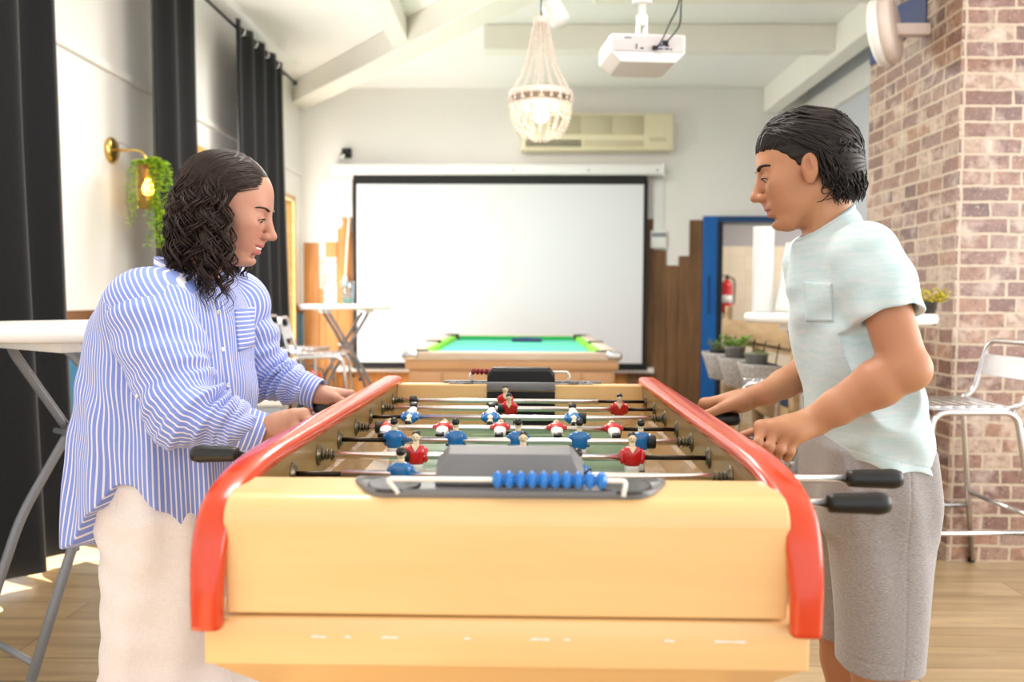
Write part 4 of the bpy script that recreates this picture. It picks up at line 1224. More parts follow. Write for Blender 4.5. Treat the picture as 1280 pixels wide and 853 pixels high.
# ---- person in the striped shirt (left)
M_skin_g = skin_mat('fair_skin', (.73, .55, .46), (.72, .46, .40), (.68, .35, .35), (.2, .12, .09))
M_hair_g = hair_mat('brown_curly_hair', (.10, .065, .05), (.20, .13, .095))
def stripes(name, blue, white, period=.0098, share=.25):
    t = NT(name); a = t.attr('stripe').outputs['Fac']
    nz = t.noise(t.coords(), 180, 2)
    f = t.math('FRACT', t.math('ADD', t.math('DIVIDE', a, period), t.math('MULTIPLY', nz, .05)))
    m = t.ramp(f, [(0, 1.0), (share, 1.0), (min(1, share + .05), 0.), (.95, 0.), (1, 1.0)])
    wv = t.noise(t.coords((260, 260, 260)), 3, 1)
    bl = t.mix(t.math('MULTIPLY', wv, .35), blue, (.62, .70, .93))
    t.col(t.mix(m, bl, white)); t.set(Roughness=.8); t.b.inputs['Sheen Weight'].default_value = .15; t.b.inputs['Specular IOR Level'].default_value = .2
    return t.m
M_stripe = stripes('blue_white_stripe_cotton', (.445, .525, .81), (.87, .86, .90))
M_cottonblue = plain('blue_cotton', (.42, .54, .88), .8, var=.04)
t = NT('off_white_linen'); n = t.noise(t.coords((150, 150, 25)), 3, 3); n2 = t.noise(t.coords((20, 20, 160)), 4, 2)
t.col(t.mix(.5, t.ramp(n, [(.3, (.86, .825, .815)), (.7, (.91, .885, .88))]), t.ramp(n2, [(.3, (.85, .815, .805)), (.7, (.91, .885, .875))])))
t.set(Roughness=.9); t.b.inputs['Sheen Weight'].default_value = .2; t.b.inputs['Specular IOR Level'].default_value = .15
t.bump(n, .08, .002); M_linen = t.m

YG = 1.90
GIRL_O = (-.80, YG, 0)
GIRL = empty('person', GIRL_O, label='person in a blue striped shirt and off-white trousers leaning over the rods', cat='person')
Rg = frame(math.radians(4), math.radians(17), math.radians(2))
HG = Loc((-.668, 1.90, 1.398), Rg, 1.0)
GS_N, GS_F = v3(*at(186, 384, Y=1.755)), v3(-.715, 2.045, 1.185)
GE_N, GE_F = v3(*at(230, 512, Y=1.69)), v3(*at(334, 468, Y=2.10))
GW_N, GW_F = v3(*at(327, 543, Y=1.735)), v3(*at(397, 493, Y=2.075))
GB_N = v3(-.494, RY1 + RS * 3 - .004, RZ); GB_F = v3(-.468, RY1 + RS * 5 - .004, RZ)
S = Sdf()
E, C = add_head(S, HG, 'f', 1.0)
add_mouth(S, HG, E, C, .75, 1.12); add_eye(S, HG, E, C, .0034)
for s in (-1, 1): add_ear(S, HG, E, C, s)
gn = v3(*at(238, 352, Y=1.90))
S.cone(HG(-.030, 0, -.055), gn, .046, .052, k=.02)
for s in (-1, 1): S.cone(HG(-.02, s * .045, -.05), gn + v3(.035, s * .015, -.02), .012, .010, k=.02)
S.cone(gn, v3(-.79, YG, 1.12), .055, .09, k=.03)
for sh in (GS_N, GS_F): S.cone(gn + v3(-.01, 0, -.04), sh, .04, .042, k=.03)
S.cone(v3(-.79, YG, 1.12), v3(-.82, YG, .80), .09, .09, k=.03, flat=((1, 0, 0), .8))
arm(S, GS_N, GE_N, GW_N, .040, .036, .037, .0235); arm(S, GS_F, GE_F, GW_F, .040, .036, .037, .0235)
gnn = grip_hand(S, GB_N, (1, 0, 0), (0, -1, 0), GW_N, .94, idx=.40)
gnf = grip_hand(S, GB_F, (1, 0, 0), (0, 1, 0), GW_F, .94, idx=.3)
for s, yl in ((-1, 1.80), (1, 2.0)):
    S.cone((-.815, YG + s * .07, .78), (-.80, yl, .45), .085, .058, k=.03)
    S.cone((-.80, yl, .45), (-.80, yl, .08), .056, .034, k=.02)
    S.cone((-.81, yl, .045), (-.66, yl, .028), .038, .026, k=.03, flat=((0, 0, 1), .8)); S.ell((-.64, yl, .026), (.05, .04, .026), k=.03)
bodyg = sdf_obj(S, 'body', M_skin_g, (-1.0, 1.60, -.01), (-.36, 2.2, 1.56), .0024, GIRL, 1,
                {'tone': tone_fn(HG, .75, 1.0, gnn['knuckles'] + gnf['knuckles'])})
face_bits(HG, GIRL, M_hair_g, brow_t=.95, gaze=.5, teeth=True)
for o in [o for o in COL.objects if o.parent == GIRL and o.type == 'MESH']:
    if o.name.split('.')[0] in ('eyeball', 'eyebrow', 'eyelashes', 'teeth'): childof(o, GIRL)
# ---- shirt
def halfg(py, pf, pb, ry): return half(pf, pb, py, YG, ry, 22)
GR = [halfg(352, 288, 172, .10), halfg(366, 297, 146, .145), halfg(392, 311, 123, .18), halfg(425, 318, 113, .195), halfg(465, 320, 107, .20),
      halfg(510, 321, 102, .205), halfg(560, 322, 97, .21), halfg(610, 323, 93, .215), halfg(650, 322, 92, .22), halfg(695, 320, 90, .222)]
G = Sdf(); G.loft(GR, k=0, p=2.2)
for sh, sg in ((GS_N, -1), (GS_F, 1)):
    G.cone(gn + v3(-.012, sg * .045, -.012), sh + v3(.0, -sg * .02, .010), .050, .060, k=.04)
    G.ell(sh + v3(.0, sg * .012, -.005), (.088, .078, .082), k=.05)
cxs = np.mean([r[1] for r in GR[3:]]);
zh0, zh1 = .680, .808
def hemf(P):
    ph = np.arctan2(P[:, 1] - YG, P[:, 0] - (-.815)); s_ = np.abs(np.sin(ph))
    zh = zh0 + (zh1 - zh0) * np.clip((s_ - .80) / .20, 0, 1) ** 1.1
    return (P[:, 2] - zh) * .75
G.func(hemf, (-.815, YG, .75), .4, op='s_inv', k=.002)
G.ops[-1] = (lambda P: -hemf(P), np.array((-.815, YG, .72), F32), .45, 'cut', .003)
# open v neck
vA, vB = v3(*at(276, 372, Y=1.84)), v3(*at(214, 300, Y=1.9))
G.cone(gn + v3(.004, 0, -.01), v3(*HG(-.03, 0, -.05)), .056, .062, op='s', k=.004)
G.cone(gn + v3(.058, -.012, -.055), gn + v3(.07, -.012, .04), .012, .052, op='s', k=.006)
def foldg(P, d):
    x, y, z = P[:, 0], P[:, 1], P[:, 2]
    ph = np.arctan2(y - YG, x + .80)
    lo_ = np.clip((1.15 - z) / .35, 0, 1)
    f = np.sin(ph * 11 + 1.5 * np.sin(z * 9)) * .0085 * lo_ + np.sin(ph * 23 + z * 9 + 2 * np.sin(z * 6)) * .0024 * lo_
    f += np.sin(z * 42 + x * 34 + 2 * np.sin(x * 14) + y * 12) * .0034 * np.exp(-((z - .98) / .10) ** 2)
    return d + f
G.post = foldg; G.maxd = .014
def stripe_torso(V):
    ph = np.arctan2(V[:, 1] - YG, V[:, 0] + .795 - (1.0 - V[:, 2]) * .04)
    s_ = ph * .205
    yoke = (V[:, 2] > 1.172 - .35 * (V[:, 0] + .80)) & (V[:, 0] < -.70)
    return np.where(yoke, V[:, 0] * .80 + V[:, 2] * .62, s_)
shirt = sdf_obj(G, 'shirt', M_stripe, (-1.04, 1.62, .66), (-.54, 2.18, 1.36), .0028, GIRL, 1, {'stripe': stripe_torso}); shirt['label'] = 'blue shirt with thin white stripes'
# sleeves
def sleeve(sh, el, wr, r, name, seed, far):
    A = Sdf(); d1 = el - sh; d2 = wr - el
    st = sh + d1 * .16
    A.cone(st, sh + d1 * .5, r[0], r[1], k=.01); A.cone(sh + d1 * .5, el, r[1], r[2], k=.02)
    A.ell(el + (el - (sh + wr) / 2) / np.linalg.norm(el - (sh + wr) / 2) * .012, [r[2] * .98] * 3, k=.03)
    m_ = el + d2 * .45; e_ = wr - d2 / np.linalg.norm(d2) * .052
    A.cone(el, m_, r[2] * .98, r[3], k=.03); A.cone(m_, e_, r[3], r[4], k=.02)
    nrm = np.cross(d1, d2); nrm /= np.linalg.norm(nrm)
    axis = np.array([list(q) for q in fillet([sh - d1 * .3, el, wr + d2 * .2], .10, 7)]); ns = len(axis) - 1
    sl = np.concatenate([[0], np.cumsum(np.linalg.norm(np.diff(axis, axis=0), axis=1))]); kel = float(np.interp(.5, [0, 1], [0, 1]))
    l_el = np.linalg.norm(d1) * 1.3
    def coord(V):
        best = np.full(len(V), 1e9); ph = np.zeros(len(V)); arc = np.zeros(len(V))
        for i in range(ns):
            a_, b_ = axis[i], axis[i + 1]; ba = b_ - a_; l = np.linalg.norm(ba); ax = ba / l; e2 = np.cross(ax, nrm)
            t = np.clip((V - a_) @ ax, 0, l); q = V - (a_ + t[:, None] * ax); dd = np.sqrt((q ** 2).sum(1))
            qn = q @ nrm; qi = np.sqrt(np.maximum(dd ** 2 - qn ** 2, 0)); sg_ = np.where(q @ e2 >= 0, 1, -1)
            m = dd < best; best = np.where(m, dd, best); ph = np.where(m, np.arctan2(sg_ * qi, qn), ph); arc = np.where(m, sl[i] + t, arc)
        arc = np.where(arc < l_el, (arc - .3 * np.linalg.norm(d1)) / np.linalg.norm(d1), 1 + (arc - l_el) / np.linalg.norm(d2))
        return ph, arc
    def fold(P, d):
        V = P.astype(float); ph, arc = coord(V)
        f = np.sin(arc * 34 + 1.3 * np.sin(ph * 2 + seed) + 1.5 * np.sin(arc * 9 + seed)) * .0085 * np.exp(-((arc - 1.12) / .40) ** 2) * (.55 + .45 * np.cos(ph + .6))
        f += np.sin(arc * 55 + 3 * np.sin(ph * 3 + seed) + 2 * np.sin(arc * 13)) * .0022 * np.exp(-((arc - 1.3) / .5) ** 2)
        f += np.sin(arc * 17 + ph * 3 + seed) * .0036
        f += np.sin(ph * 9 + arc * 5) * .0030 * np.clip((arc - 1.62) / .25, 0, 1)
        return d + f.astype(F32)
    A.post = fold; A.maxd = .014
    pts = np.array([st, el, wr]); lo = pts.min(0) - r[0] - .03; hi = pts.max(0) + r[0] + .03
    o = sdf_obj(A, 'sleeve', M_stripe, lo, hi, .0026, shirt, 1, {'stripe': lambda V: coord(V)[0] * (.078 if not far else .060)})
    # cuff: a hollow band with stripes running round
    ax = d2 / np.linalg.norm(d2); u = np.cross(ax, nrm); nn_ = nrm
    secs = []; n = 40
    prof = [(-.066, r[4] * .94), (-.064, r[5] * 1.10), (-.058, r[5] * 1.16), (-.03, r[5] * 1.13), (.0, r[5] * 1.10), (.004, r[5] * 1.08), (.004, r[5] * 1.0), (-.02, r[5] * .96)]
    for h, rr in prof:
        secs.append([wr + ax * h + (nn_ * math.cos(t_) * .88 + u * math.sin(t_) * 1.05) * rr * (1 + .02 * math.sin(3 * t_ + seed)) for t_ in [2 * PI * i / n for i in range(n)]])
    mb = MB().sweep(secs, closed_ends=False); c = mb.build('cuff', M_stripe, recalc=False)
    at_ = c.data.attributes.new('stripe', 'FLOAT', 'POINT'); V = np.array([v.co[:] for v in c.data.vertices]); at_.data.foreach_set('value', ((V - wr) @ ax).astype(F32))
    childof(c, shirt)
    return A, o
sl_n, _ = sleeve(GS_N, GE_N, GW_N, (.094, .083, .068, .056, .046, .039), 'sleeve', .4, False)
sl_f, _ = sleeve(GS_F, GE_F, GW_F, (.078, .066, .054, .046, .040, .036), 'sleeve', 2.0, True)
# collar: stand and folded leaf round the neck, open at the front
def collar():
    cen = gn + v3(-.006, 0, .028)
    tl = (v3(*at(214, 298, Y=1.9)) - v3(*at(274, 372, Y=1.85)))
    pts = []
    n = 34
    for i in range(n + 1):
        a = math.radians(-152 + 304 * i / n) + PI    # round the back of the neck
        back = .5 - .5 * math.cos(a)                 # 1 at the back
        p = cen + v3(.072 * math.cos(a) + .012, .070 * math.sin(a), 0)
        p[2] += -.048 + .058 * back
        pts.append((p, a, back))
    secs = []
    for i, (p, a, back) in enumerate(pts):
        out = v3(math.cos(a), math.sin(a), 0); up = v3(-.18, 0, 1.0); up /= np.linalg.norm(up)
        e = min(i, n - i) / 3.5; tip = max(0, 1 - e)
        hgt = .034 + .004 * back
        drop = hgt + .024 * tip
        prof = [p - up * .016 + out * .001, p + up * .014, p + up * .019 + out * .003, p + up * .017 + out * .007, p - up * (drop * .45) + out * (.0135 + .006 * tip), p - up * drop * .85 + out * (.018 + .008 * tip),
                p - up * drop * .86 + out * (.016 + .007 * tip), p - up * (drop * .4) + out * .0095, p + up * .010 + out * .0035, p - up * .014 + out * .004]
        secs.append(prof)
    mb = MB().sweep(secs); c = mb.build('collar', M_stripe)
    at_ = c.data.attributes.new('stripe', 'FLOAT', 'POINT'); m = len(secs[0])
    arc = np.array([[(.012 if 3 < j < 8 else .03) * 0 + (pts[i][1]) * .0 + j * .0095 for j in range(m)] for i in range(len(secs))]).ravel()
    at_.data.foreach_set('value', arc.astype(F32)); return childof(c, shirt)
collar()
# front placket, buttons, breast pocket lying on the shirt
def strip_on(S, pix, wpx, name, mat, off=.0016):
    mb = MB(); L_, Rr = [], []
    P = spline([(a, b, 0) for a, b in pix], 8)
    for q in P:
        l = hit(S, q.x - wpx / 2, q.y); r = hit(S, q.x + wpx / 2, q.y)
        if l is None or r is None: continue
        L_.append(l + grad(S, l) * off); Rr.append(r + grad(S, r) * off)
    secs = []
    for l, r in zip(L_, Rr):
        n = (np.cross(r - l, v3(0, 0, 1))); n /= np.linalg.norm(n) + 1e-9; n = n if n[1] < 0 else -n
        secs.append([l - n * .004, l + n * .0008, l * .67 + r * .33 + n * .0016, l * .33 + r * .67 + n * .0016, r + n * .0008, r - n * .004])
    o = MB().sweep(secs).build(name, mat)
    at_ = o.data.attributes.new('stripe', 'FLOAT', 'POINT'); at_.data.foreach_set('value', np.tile(np.array([0, .0, .008, .016, .024, .024], F32), len(secs)))
    return childof(o, shirt)
strip_on(G, [(272, 376), (276, 400), (281, 440), (286, 480), (291, 520), (294, 560)], 13, 'placket', M_stripe)
M_button = plain('pearl_button', (.88, .87, .86), .25, coat=.5)
def button(S, px, py, r=.0052):
    p = hit(S, px, py); g = grad(S, p)
    if g[1] > 0: g = -g
    o = MB().lathe([(0, .0012), (r * .5, .0012), (r * .7, .0022), (r * .95, .0020), (r, .0008), (r, -.002)], p + g * .003, g, 16).build('button', M_button); childof(o, shirt)
for q in ((272, 391), (277, 437), (283, 481), (289, 524)): button(G, *q)
button(sl_n, 173, 495, .0045)
pk = patch(G, [(293, 388), (317, 384), (318, 432), (298, 440)], 'breast_pocket', M_stripe, shirt, .0012, n=10)
if pk:
    at_ = pk.data.attributes.new('stripe', 'FLOAT', 'POINT'); V = np.array([v.co[:] for v in pk.data.vertices]); at_.data.foreach_set('value', (V[:, 2] * 1.0).astype(F32))
# ---- trousers
K = Sdf()
for s, yl in ((-1, 1.795), (1, 2.0)):
    K.loft([(.045, -.785, yl, .140, .115), (.25, -.788, yl, .136, .112), (.45, -.792, yl, .130, .110), (.62, -.798, yl - s * .01, .125, .108), (.80, -.805, yl - s * .03, .118, .105)], k=.03, p=2.3)
K.loft([(.62, -.80, YG, .10, .16), (.70, -.803, YG, .118, .195), (.80, -.81, YG, .122, .185), (.92, -.81, YG, .11, .165)], k=.04, p=2.3)
def foldt(P, d):
    x, y, z = P[:, 0], P[:, 1], P[:, 2]
    f = np.sin(x * 62 + y * 25 + 1.8 * np.sin(z * 7 + x * 9)) * .0046 * np.clip((.95 - z) / .3, .2, 1)
    f += np.sin(x * 24 - z * 14 + 1.2 * np.sin(z * 9)) * .0030
    f += np.sin(z * 75 + x * 40 + 2.5 * np.sin(x * 20)) * .0016
    f += np.exp(-((x + .842 + .03 * (z - .5)) / .0016) ** 2) * .0018 * (y < 1.80)
    return d + f
K.post = foldt; K.maxd = .014
tro = sdf_obj(K, 'trousers', M_linen, (-1.0, 1.62, .02), (-.60, 2.16, .95), .0032, GIRL, 1); tro['label'] = 'off-white wide linen trousers'
# ---- hair: long loose curls
Hs = Sdf()
def gE(p, r, **kw): Hs.ell(HG(*p), np.array(r), HG.R, **kw)
gE((-.018, 0, .040), (.1000, .0810, .0900), k=.01)
for s in (-1, 1): gE((-.040, s * .050, -.030), (.056, .036, .085), k=.03)
gE((-.085, 0, -.030), (.045, .075, .085), k=.03)
gE((.078, 0, -.024), (.080, .12, .106), op='s', k=.012)
gE((.055, 0, -.10), (.075, .12, .09), op='s', k=.014)
def ggroove(P, d):
    q = HG.inv(P); a = np.arctan2(q[:, 2] - .02, q[:, 0] + .02)
    return d + np.sin(a * 40 + 3 * np.sin(q[:, 2] * 40)) * .0016 * np.clip((.03 - q[:, 0]) / .04, 0, 1)
Hs.post = ggroove; Hs.maxd = .006
hairg = sdf_obj(Hs, 'hair', M_hair_g, HG(0, 0, 0) - .22, HG(0, 0, 0) + .2, .0026, GIRL, 1); hairg['label'] = 'long dark curly hair'
hb = MB(); r2 = random.Random(5)
down = HG.R.T @ v3(-.10, 0, -1.0); down /= np.linalg.norm(down)
c_ = np.array([-.018, 0, .036])
def lock(u, sd, az, el, ln, rad0, fr, ph, drift, hand, th, jit):
    x0 = .070 - .155 * u; z0 = .036 + .0900 * math.sqrt(max(0, 1 - ((x0 + .018) / .100) ** 2))
    p0 = np.array([x0, sd * .002, z0 - .002]); azr = math.radians(az)
    e = np.array([-.018 + .104 * math.cos(azr) * math.cos(el), sd * .086 * math.sin(azr) * math.cos(el), .036 + .092 * math.sin(el)])
    mid = (p0 + e) / 2; m_ = mid - c_
    mid = c_ + m_ / math.sqrt((m_[0] / .1035) ** 2 + (m_[1] / .085) ** 2 + (m_[2] / .0935) ** 2)
    pts = []; n1 = 8
    for j in range(n1):
        t_ = j / n1; q = p0 * (1 - t_) ** 2 + (2 * mid - (p0 + e) / 2) * 2 * t_ * (1 - t_) + e * t_ * t_
        pts.append(c_ + (q - c_) * (1 + .02 * jit[3] * t_ + .016))
    n2 = int(ln / .0045)
    for j in range(1, n2 + 1):
        s_ = ln * j / n2; g = min(1, s_ / .05); a = ph + hand * fr * s_
        q = down * s_ + drift * s_ * (1 - .45 * s_ / ln) + np.array([math.cos(a), math.sin(a), .25 * math.sin(a * .5)]) * rad0 * g + jit[:3] * g
        pts.append(c_ + (e - c_) * 1.03 + q)
    m = len(pts)
    hb.tube([HG(*q) for q in pts], [th * (.6 + .6 * math.sin(PI * min(1, .1 + .9 * j / m))) * (1 if j < m * .75 else (1 - (j - m * .75) / (m * .25)) * .85 + .15) for j in range(m)], 5, flat=.8)
for i in range(150):
    sd = -1 if i % 8 < 5 else 1
    u = r2.random() ** .8
    az = 86 + 76 * u + r2.uniform(-8, 8); el = math.radians(r2.uniform(-10, 26))
    ln = r2.uniform(.13, .27) * (1.0 if u < .6 else .80) * (1 if r2.random() < .9 else 1.15)
    rad0 = r2.uniform(.0060, .0125); fr = r2.uniform(80, 135); ph = r2.uniform(0, 6.28)
    fwd = r2.uniform(.05, .40) if u < .35 else r2.uniform(-.12, .12)
    drift = np.array([fwd, sd * r2.uniform(.0, .28), 0]); hand = r2.choice((-1, 1))
    for k in range(5):
        jit = np.array([r2.gauss(0, .0026), r2.gauss(0, .0026), r2.gauss(0, .002), r2.random()])
        lock(min(1, max(0, u + r2.gauss(0, .03))), sd, az + r2.gauss(0, 2.5), el + r2.gauss(0, .04), ln * r2.uniform(.88, 1.05), rad0 * r2.uniform(.85, 1.12), fr, ph + r2.gauss(0, .35), drift, hand, .0019, jit)
for i in range(60):   # loose fly-away hairs
    u = r2.random(); sd = r2.choice((-1, -1, 1))
    lock(u, sd, 84 + 80 * u, math.radians(r2.uniform(0, 25)), r2.uniform(.10, .25), r2.uniform(.008, .018), r2.uniform(60, 120), r2.uniform(0, 6.28), np.array([r2.uniform(-.2, .45), sd * r2.uniform(0, .4), 0]), r2.choice((-1, 1)), .0009, np.array([0, 0, 0, 1.5]))
childof(hb.build('curls', M_hair_g), hairg)
# ------------------------------------------------------------------ curtains and rod
M_curt = NT('charcoal_curtain'); n = M_curt.noise(M_curt.coords((120, 120, 30)), 3, 2)
M_curt.col(M_curt.ramp(n, [(.3, (.085, .085, .092)), (.7, (.12, .12, .128))])); M_curt.set(Roughness=.9); M_curt.b.inputs['Sheen Weight'].default_value = .25; M_curt.b.inputs['Specular IOR Level'].default_value = .15
M_curt = M_curt.m
M_rodblack = plain('black_iron', (.06, .06, .065), .4, .6)
def curtain(x, y0, y1, z0, z1, folds, amp, label, flare=0.05, seed=0.):
    rt = empty('curtain', (x, (y0 + y1) / 2, z0), label=label, cat='curtain', group='charcoal curtains along the window wall')
    n = folds * 14; rows = 22; mb = MB(); L_ = []
    for j in range(rows + 1):
        v = j / rows; a_ = amp * (1.0 - .25 * v); row = []
        for i in range(n + 1):
            u = i / n; ph = 2 * PI * folds * u + seed
            yy = (u - .5) * (y1 - y0) * (1 + flare * (1 - v))
            xx = a_ * math.sin(ph + .25 * math.sin(3 * v + seed)) + .012 * math.sin(ph * .5 + 4 * v) * (1 - v) + .05 * (1 - v) ** 2
            row.append((xx, yy + .02 * math.cos(ph) * .6, v * (z1 - z0)))
        L_.append(row)
    m = n + 1
    for s in (0, .006):
        for row in L_:
            for p in row: mb.v.append((p[0] - s, p[1], p[2]))
    b = m * (rows + 1)
    for j in range(rows):
        for i in range(n):
            a = j * m + i; mb.face((a, a + 1, a + m + 1, a + m), True); mb.face((b + a, b + a + m, b + a + m + 1, b + a + 1), True)
    for i in range(n):
        mb.face((i, b + i, b + i + 1, i + 1)); a = rows * m + i; mb.face((a, a + 1, b + a + 1, b + a))
    for j in range(rows):
        a = j * m; mb.face((a, a + m, b + a + m, b + a)); a = j * m + n; mb.face((a, b + a, b + a + m, a + m))
    mb.build('curtain_cloth', M_curt, rt)
    for k in range(folds):   # eyelets on the rod
        u = (k + .5) / folds; yy = (u - .5) * (y1 - y0)
        ring = [(math.cos(t_) * .032 , yy, (z1 - z0) - .06 + math.sin(t_) * .032) for t_ in [2 * PI * i / 20 for i in range(20)]]
        MB().tube(ring, .008, 8, closed=True).build('eyelet', M_alu, rt)
    return rt
RODX, RODZ = -2.20, 3.245
curtain(-2.13, 2.85, 3.74, .045, RODZ + .06, 3, .06, 'charcoal curtain at the left photo edge behind the folding table', .03, 1.2)
curtain(RODX, 4.97, 5.58, .04, RODZ + .06, 2, .045, 'narrow charcoal curtain beside the brass wall lamp', .02, 2.4)
curtain(RODX, 6.40, 7.60, .04, RODZ + .06, 4, .045, 'charcoal curtain nearest the projection screen', -.02, .6)
rt = empty('curtain_rod', (RODX, 5.4, RODZ), label='thin black curtain rod along the ceiling edge above three curtains', cat='curtain rod')
MB().cyl((0, -2.7, 0), (0, 2.66, 0), .012, n=12).build('rod', M_rodblack, rt); MB().ball((0, 2.68, 0), .022).build('finial', M_rodblack, rt)
for y in (-2.3, .35, 2.5): MB().tube(fillet([(LX - RODX, y, .03), (-.04, y, .03), (0, y, -.004)], .02), .007).build('bracket', M_rodblack, rt)

# ------------------------------------------------------------------ wall lamp with trailing vine
SL = at(138, 188, X=LX)
rt = empty('wall_lamp', (LX, SL.y, SL.z), label='brass wall lamp with a glass cylinder and lit bulb', cat='lamp')
MB().lathe([(0, .028), (.055, .028), (.070, .022), (.074, .012), (.074, 0)], d=(1, 0, 0), n=28).build('wall_plate', M_brass, rt)
MB().tube(fillet([(.02, 0, 0), (.19, 0, 0), (.215, 0, -.085)], .05), .0075).build('arm', M_brass, rt)
MB().tube(spline([(.02, 0, .045), (.08, .004, .035), (.15, .004, -.02), (.205, 0, -.07)], 6), .003, 6).build('cord', M_steel_grey, rt)
sk = MB().lathe([(.012, -.075), (.026, -.085), (.027, -.155), (.022, -.165)], (.215, 0, 0), n=20).build('lamp_holder', M_brass, rt)
MB().lathe([(.0, -.085), (.055, -.085), (.058, -.09), (.058, -.335), (.056, -.335), (.056, -.09)], (.215, 0, 0), n=28).build('glass_shade', glass_mat('amber_glass', (1, .93, .78), .2), rt)
MB().lathe([(.012, -.160), (.016, -.175), (.030, -.205), (.033, -.225), (.025, -.25), (0, -.262)], (.215, 0, 0), n=18).build('bulb', emit('warm_bulb', (1, .86, .55), 9), rt)
def leaf_mb(mb, p, d, up, l, w):
    d = Vector(d).normalized(); s = d.cross(Vector(up)); s = s.normalized() if s.length > 1e-4 else Vector((1, 0, 0)); u = s.cross(d)
    P = Vector(p); vs = [P, P + d * l * .3 + s * w * .42 + u * l * .05, P + d * l * .65 + s * w * .5 + u * l * .02, P + d * l, P + d * l * .65 - s * w * .5 + u * l * .02, P + d * l * .3 - s * w * .42 + u * l * .05, P + d * l * .5 - u * l * .06]
    vs2 = [v - u * .0012 for v in vs]
    b = len(mb.v); mb.v.extend(tuple(v) for v in vs); mb.v.extend(tuple(v) for v in vs2)
    ring = [0, 1, 2, 3, 4, 5]
    for i in range(6):
        a, c = ring[i], ring[(i + 1) % 6]; mb.face((b + a, b + c, b + 6), True); mb.face((b + 7 + c, b + 7 + a, b + 13), True); mb.face((b + a, b + 7 + a, b + 7 + c, b + c))
def leafmat(name, a, b):
    t = NT(name); n = t.noise(t.coords((30, 30, 30)), 1.5, 2); t.col(t.ramp(n, [(.35, a), (.65, b)])); t.set(Roughness=.5)
    t.b.inputs['Subsurface Weight'].default_value = .15; t.b.inputs['Subsurface Radius'].default_value = (.3, .6, .1); t.b.inputs['Subsurface Scale'].default_value = .02
    return t.m
M_leaf = leafmat('fresh_green_leaf', (.30, .58, .07), (.80, .90, .16))
r3 = random.Random(21)
rt = empty('hanging_vine', (LX + .215, SL.y - .02, SL.z - .1), label='bright green trailing vine hanging from the brass wall lamp', cat='plant')
trails = []
for k in range(15):
    x0, y0 = r3.uniform(.02, .15), r3.uniform(-.06, .06); ln = r3.uniform(.25, .46)
    trails.append(spline([(x0 * .3, y0 * .3, .03), (x0, y0, .04 - r3.uniform(0, .03)), (x0 + r3.uniform(-.02, .03), y0 + r3.uniform(-.02, .02), -ln * .5), (x0 + r3.uniform(-.03, .02), y0 + r3.uniform(-.03, .03), -ln)], 8))
for k in range(3):
    x0 = -.06 - .02 * k; ln = .22 + .06 * k; trails.append(spline([(0, 0, .03), (x0 * .7, -.02, .02), (x0, -.03, -ln * .5), (x0 + .02, -.02, -ln)], 8))
mb = MB(); st = MB()
for tr in trails:
    st.tube(tr, .0016, 5)
    for p in tr[2:]:
        for q in range(2 if tr is not trails[-1] else 1):
            a = r3.uniform(0, 6.28); d = Vector((math.cos(a), math.sin(a), r3.uniform(-.6, .3)))
            leaf_mb(mb, Vector(p) + d * .004, d, (0, 0, 1), r3.uniform(.020, .036), r3.uniform(.018, .030))
mb.build('leaves', M_leaf, rt, recalc=False)['kind'] = 'stuff'; st.build('stems', plain('green_stem', (.25, .42, .12), .6), rt)

# ------------------------------------------------------------------ high folding tables
M_ttop = plain('white_tabletop', (.93, .925, .91), .35, var=.015)
def high_table(x, y, rz, ztop, r, label):
    rt = empty('high_table', (x, y, 0), rz, label=label, cat='table', group='round white folding bar tables')
    th = .042
    MB().lathe([(0, -th), (r - .02, -th), (r - .005, -th + .006), (r, -th * .5), (r - .004, -.005), (r - .014, 0), (0, 0)], (0, 0, ztop), n=56).build('tabletop', M_ttop, rt)
    for s, tx, bx, yy in ((1, -.17, .34, .19), (-1, .17, -.34, .165)):
        top = ztop - th - .014
        pts = fillet([(bx, -yy, .012), (bx * .45, -yy, .55), (tx, -yy, top), (tx, yy, top), (bx * .45, yy, .55), (bx, yy, .012)], .07, 6)
        fr = MB().tube(pts, .0135, 10).build('leg_frame', M_steel_grey, rt)
        MB().cyl((bx * .78, -yy, .235), (bx * .78, yy, .235), .009, n=10).build('crossbar', M_steel_grey, fr)
        MB().cyl((tx * .2, -yy, top * .74), (tx * .2, yy, top * .74), .009, n=10).build('crossbar', M_steel_grey, fr)
        for q in (-yy, yy): MB().cyl((bx, q, 0), (bx * .985, q, .035), .017, n=12).build('foot_cap', M_rubber, fr)
    for yy in (-.178, .178): MB().cyl((.085, yy - .02, .535), (.085, yy + .02, .535), .012, n=12).build('pivot', M_rodblack, rt)
    MB().rbox((-.20, -.20, ztop - th - .030), (-.14, .20, ztop - th), .004).build('bearer', M_wplastic, rt); MB().rbox((.14, -.2, ztop - th - .030), (.20, .2, ztop - th), .004).build('bearer', M_wplastic, rt)
    return rt
high_table(-1.265, 2.46, .95, 1.125, .40, 'round white folding bar table at the left, behind the person in stripes')
high_table(-1.50, 7.0, .35, 1.15, .385, 'round white folding bar table in front of the screen and pine boards')
high_table(1.325, 3.60, -.5, 1.145, .385, 'round white folding bar table behind the person in the aqua t-shirt')

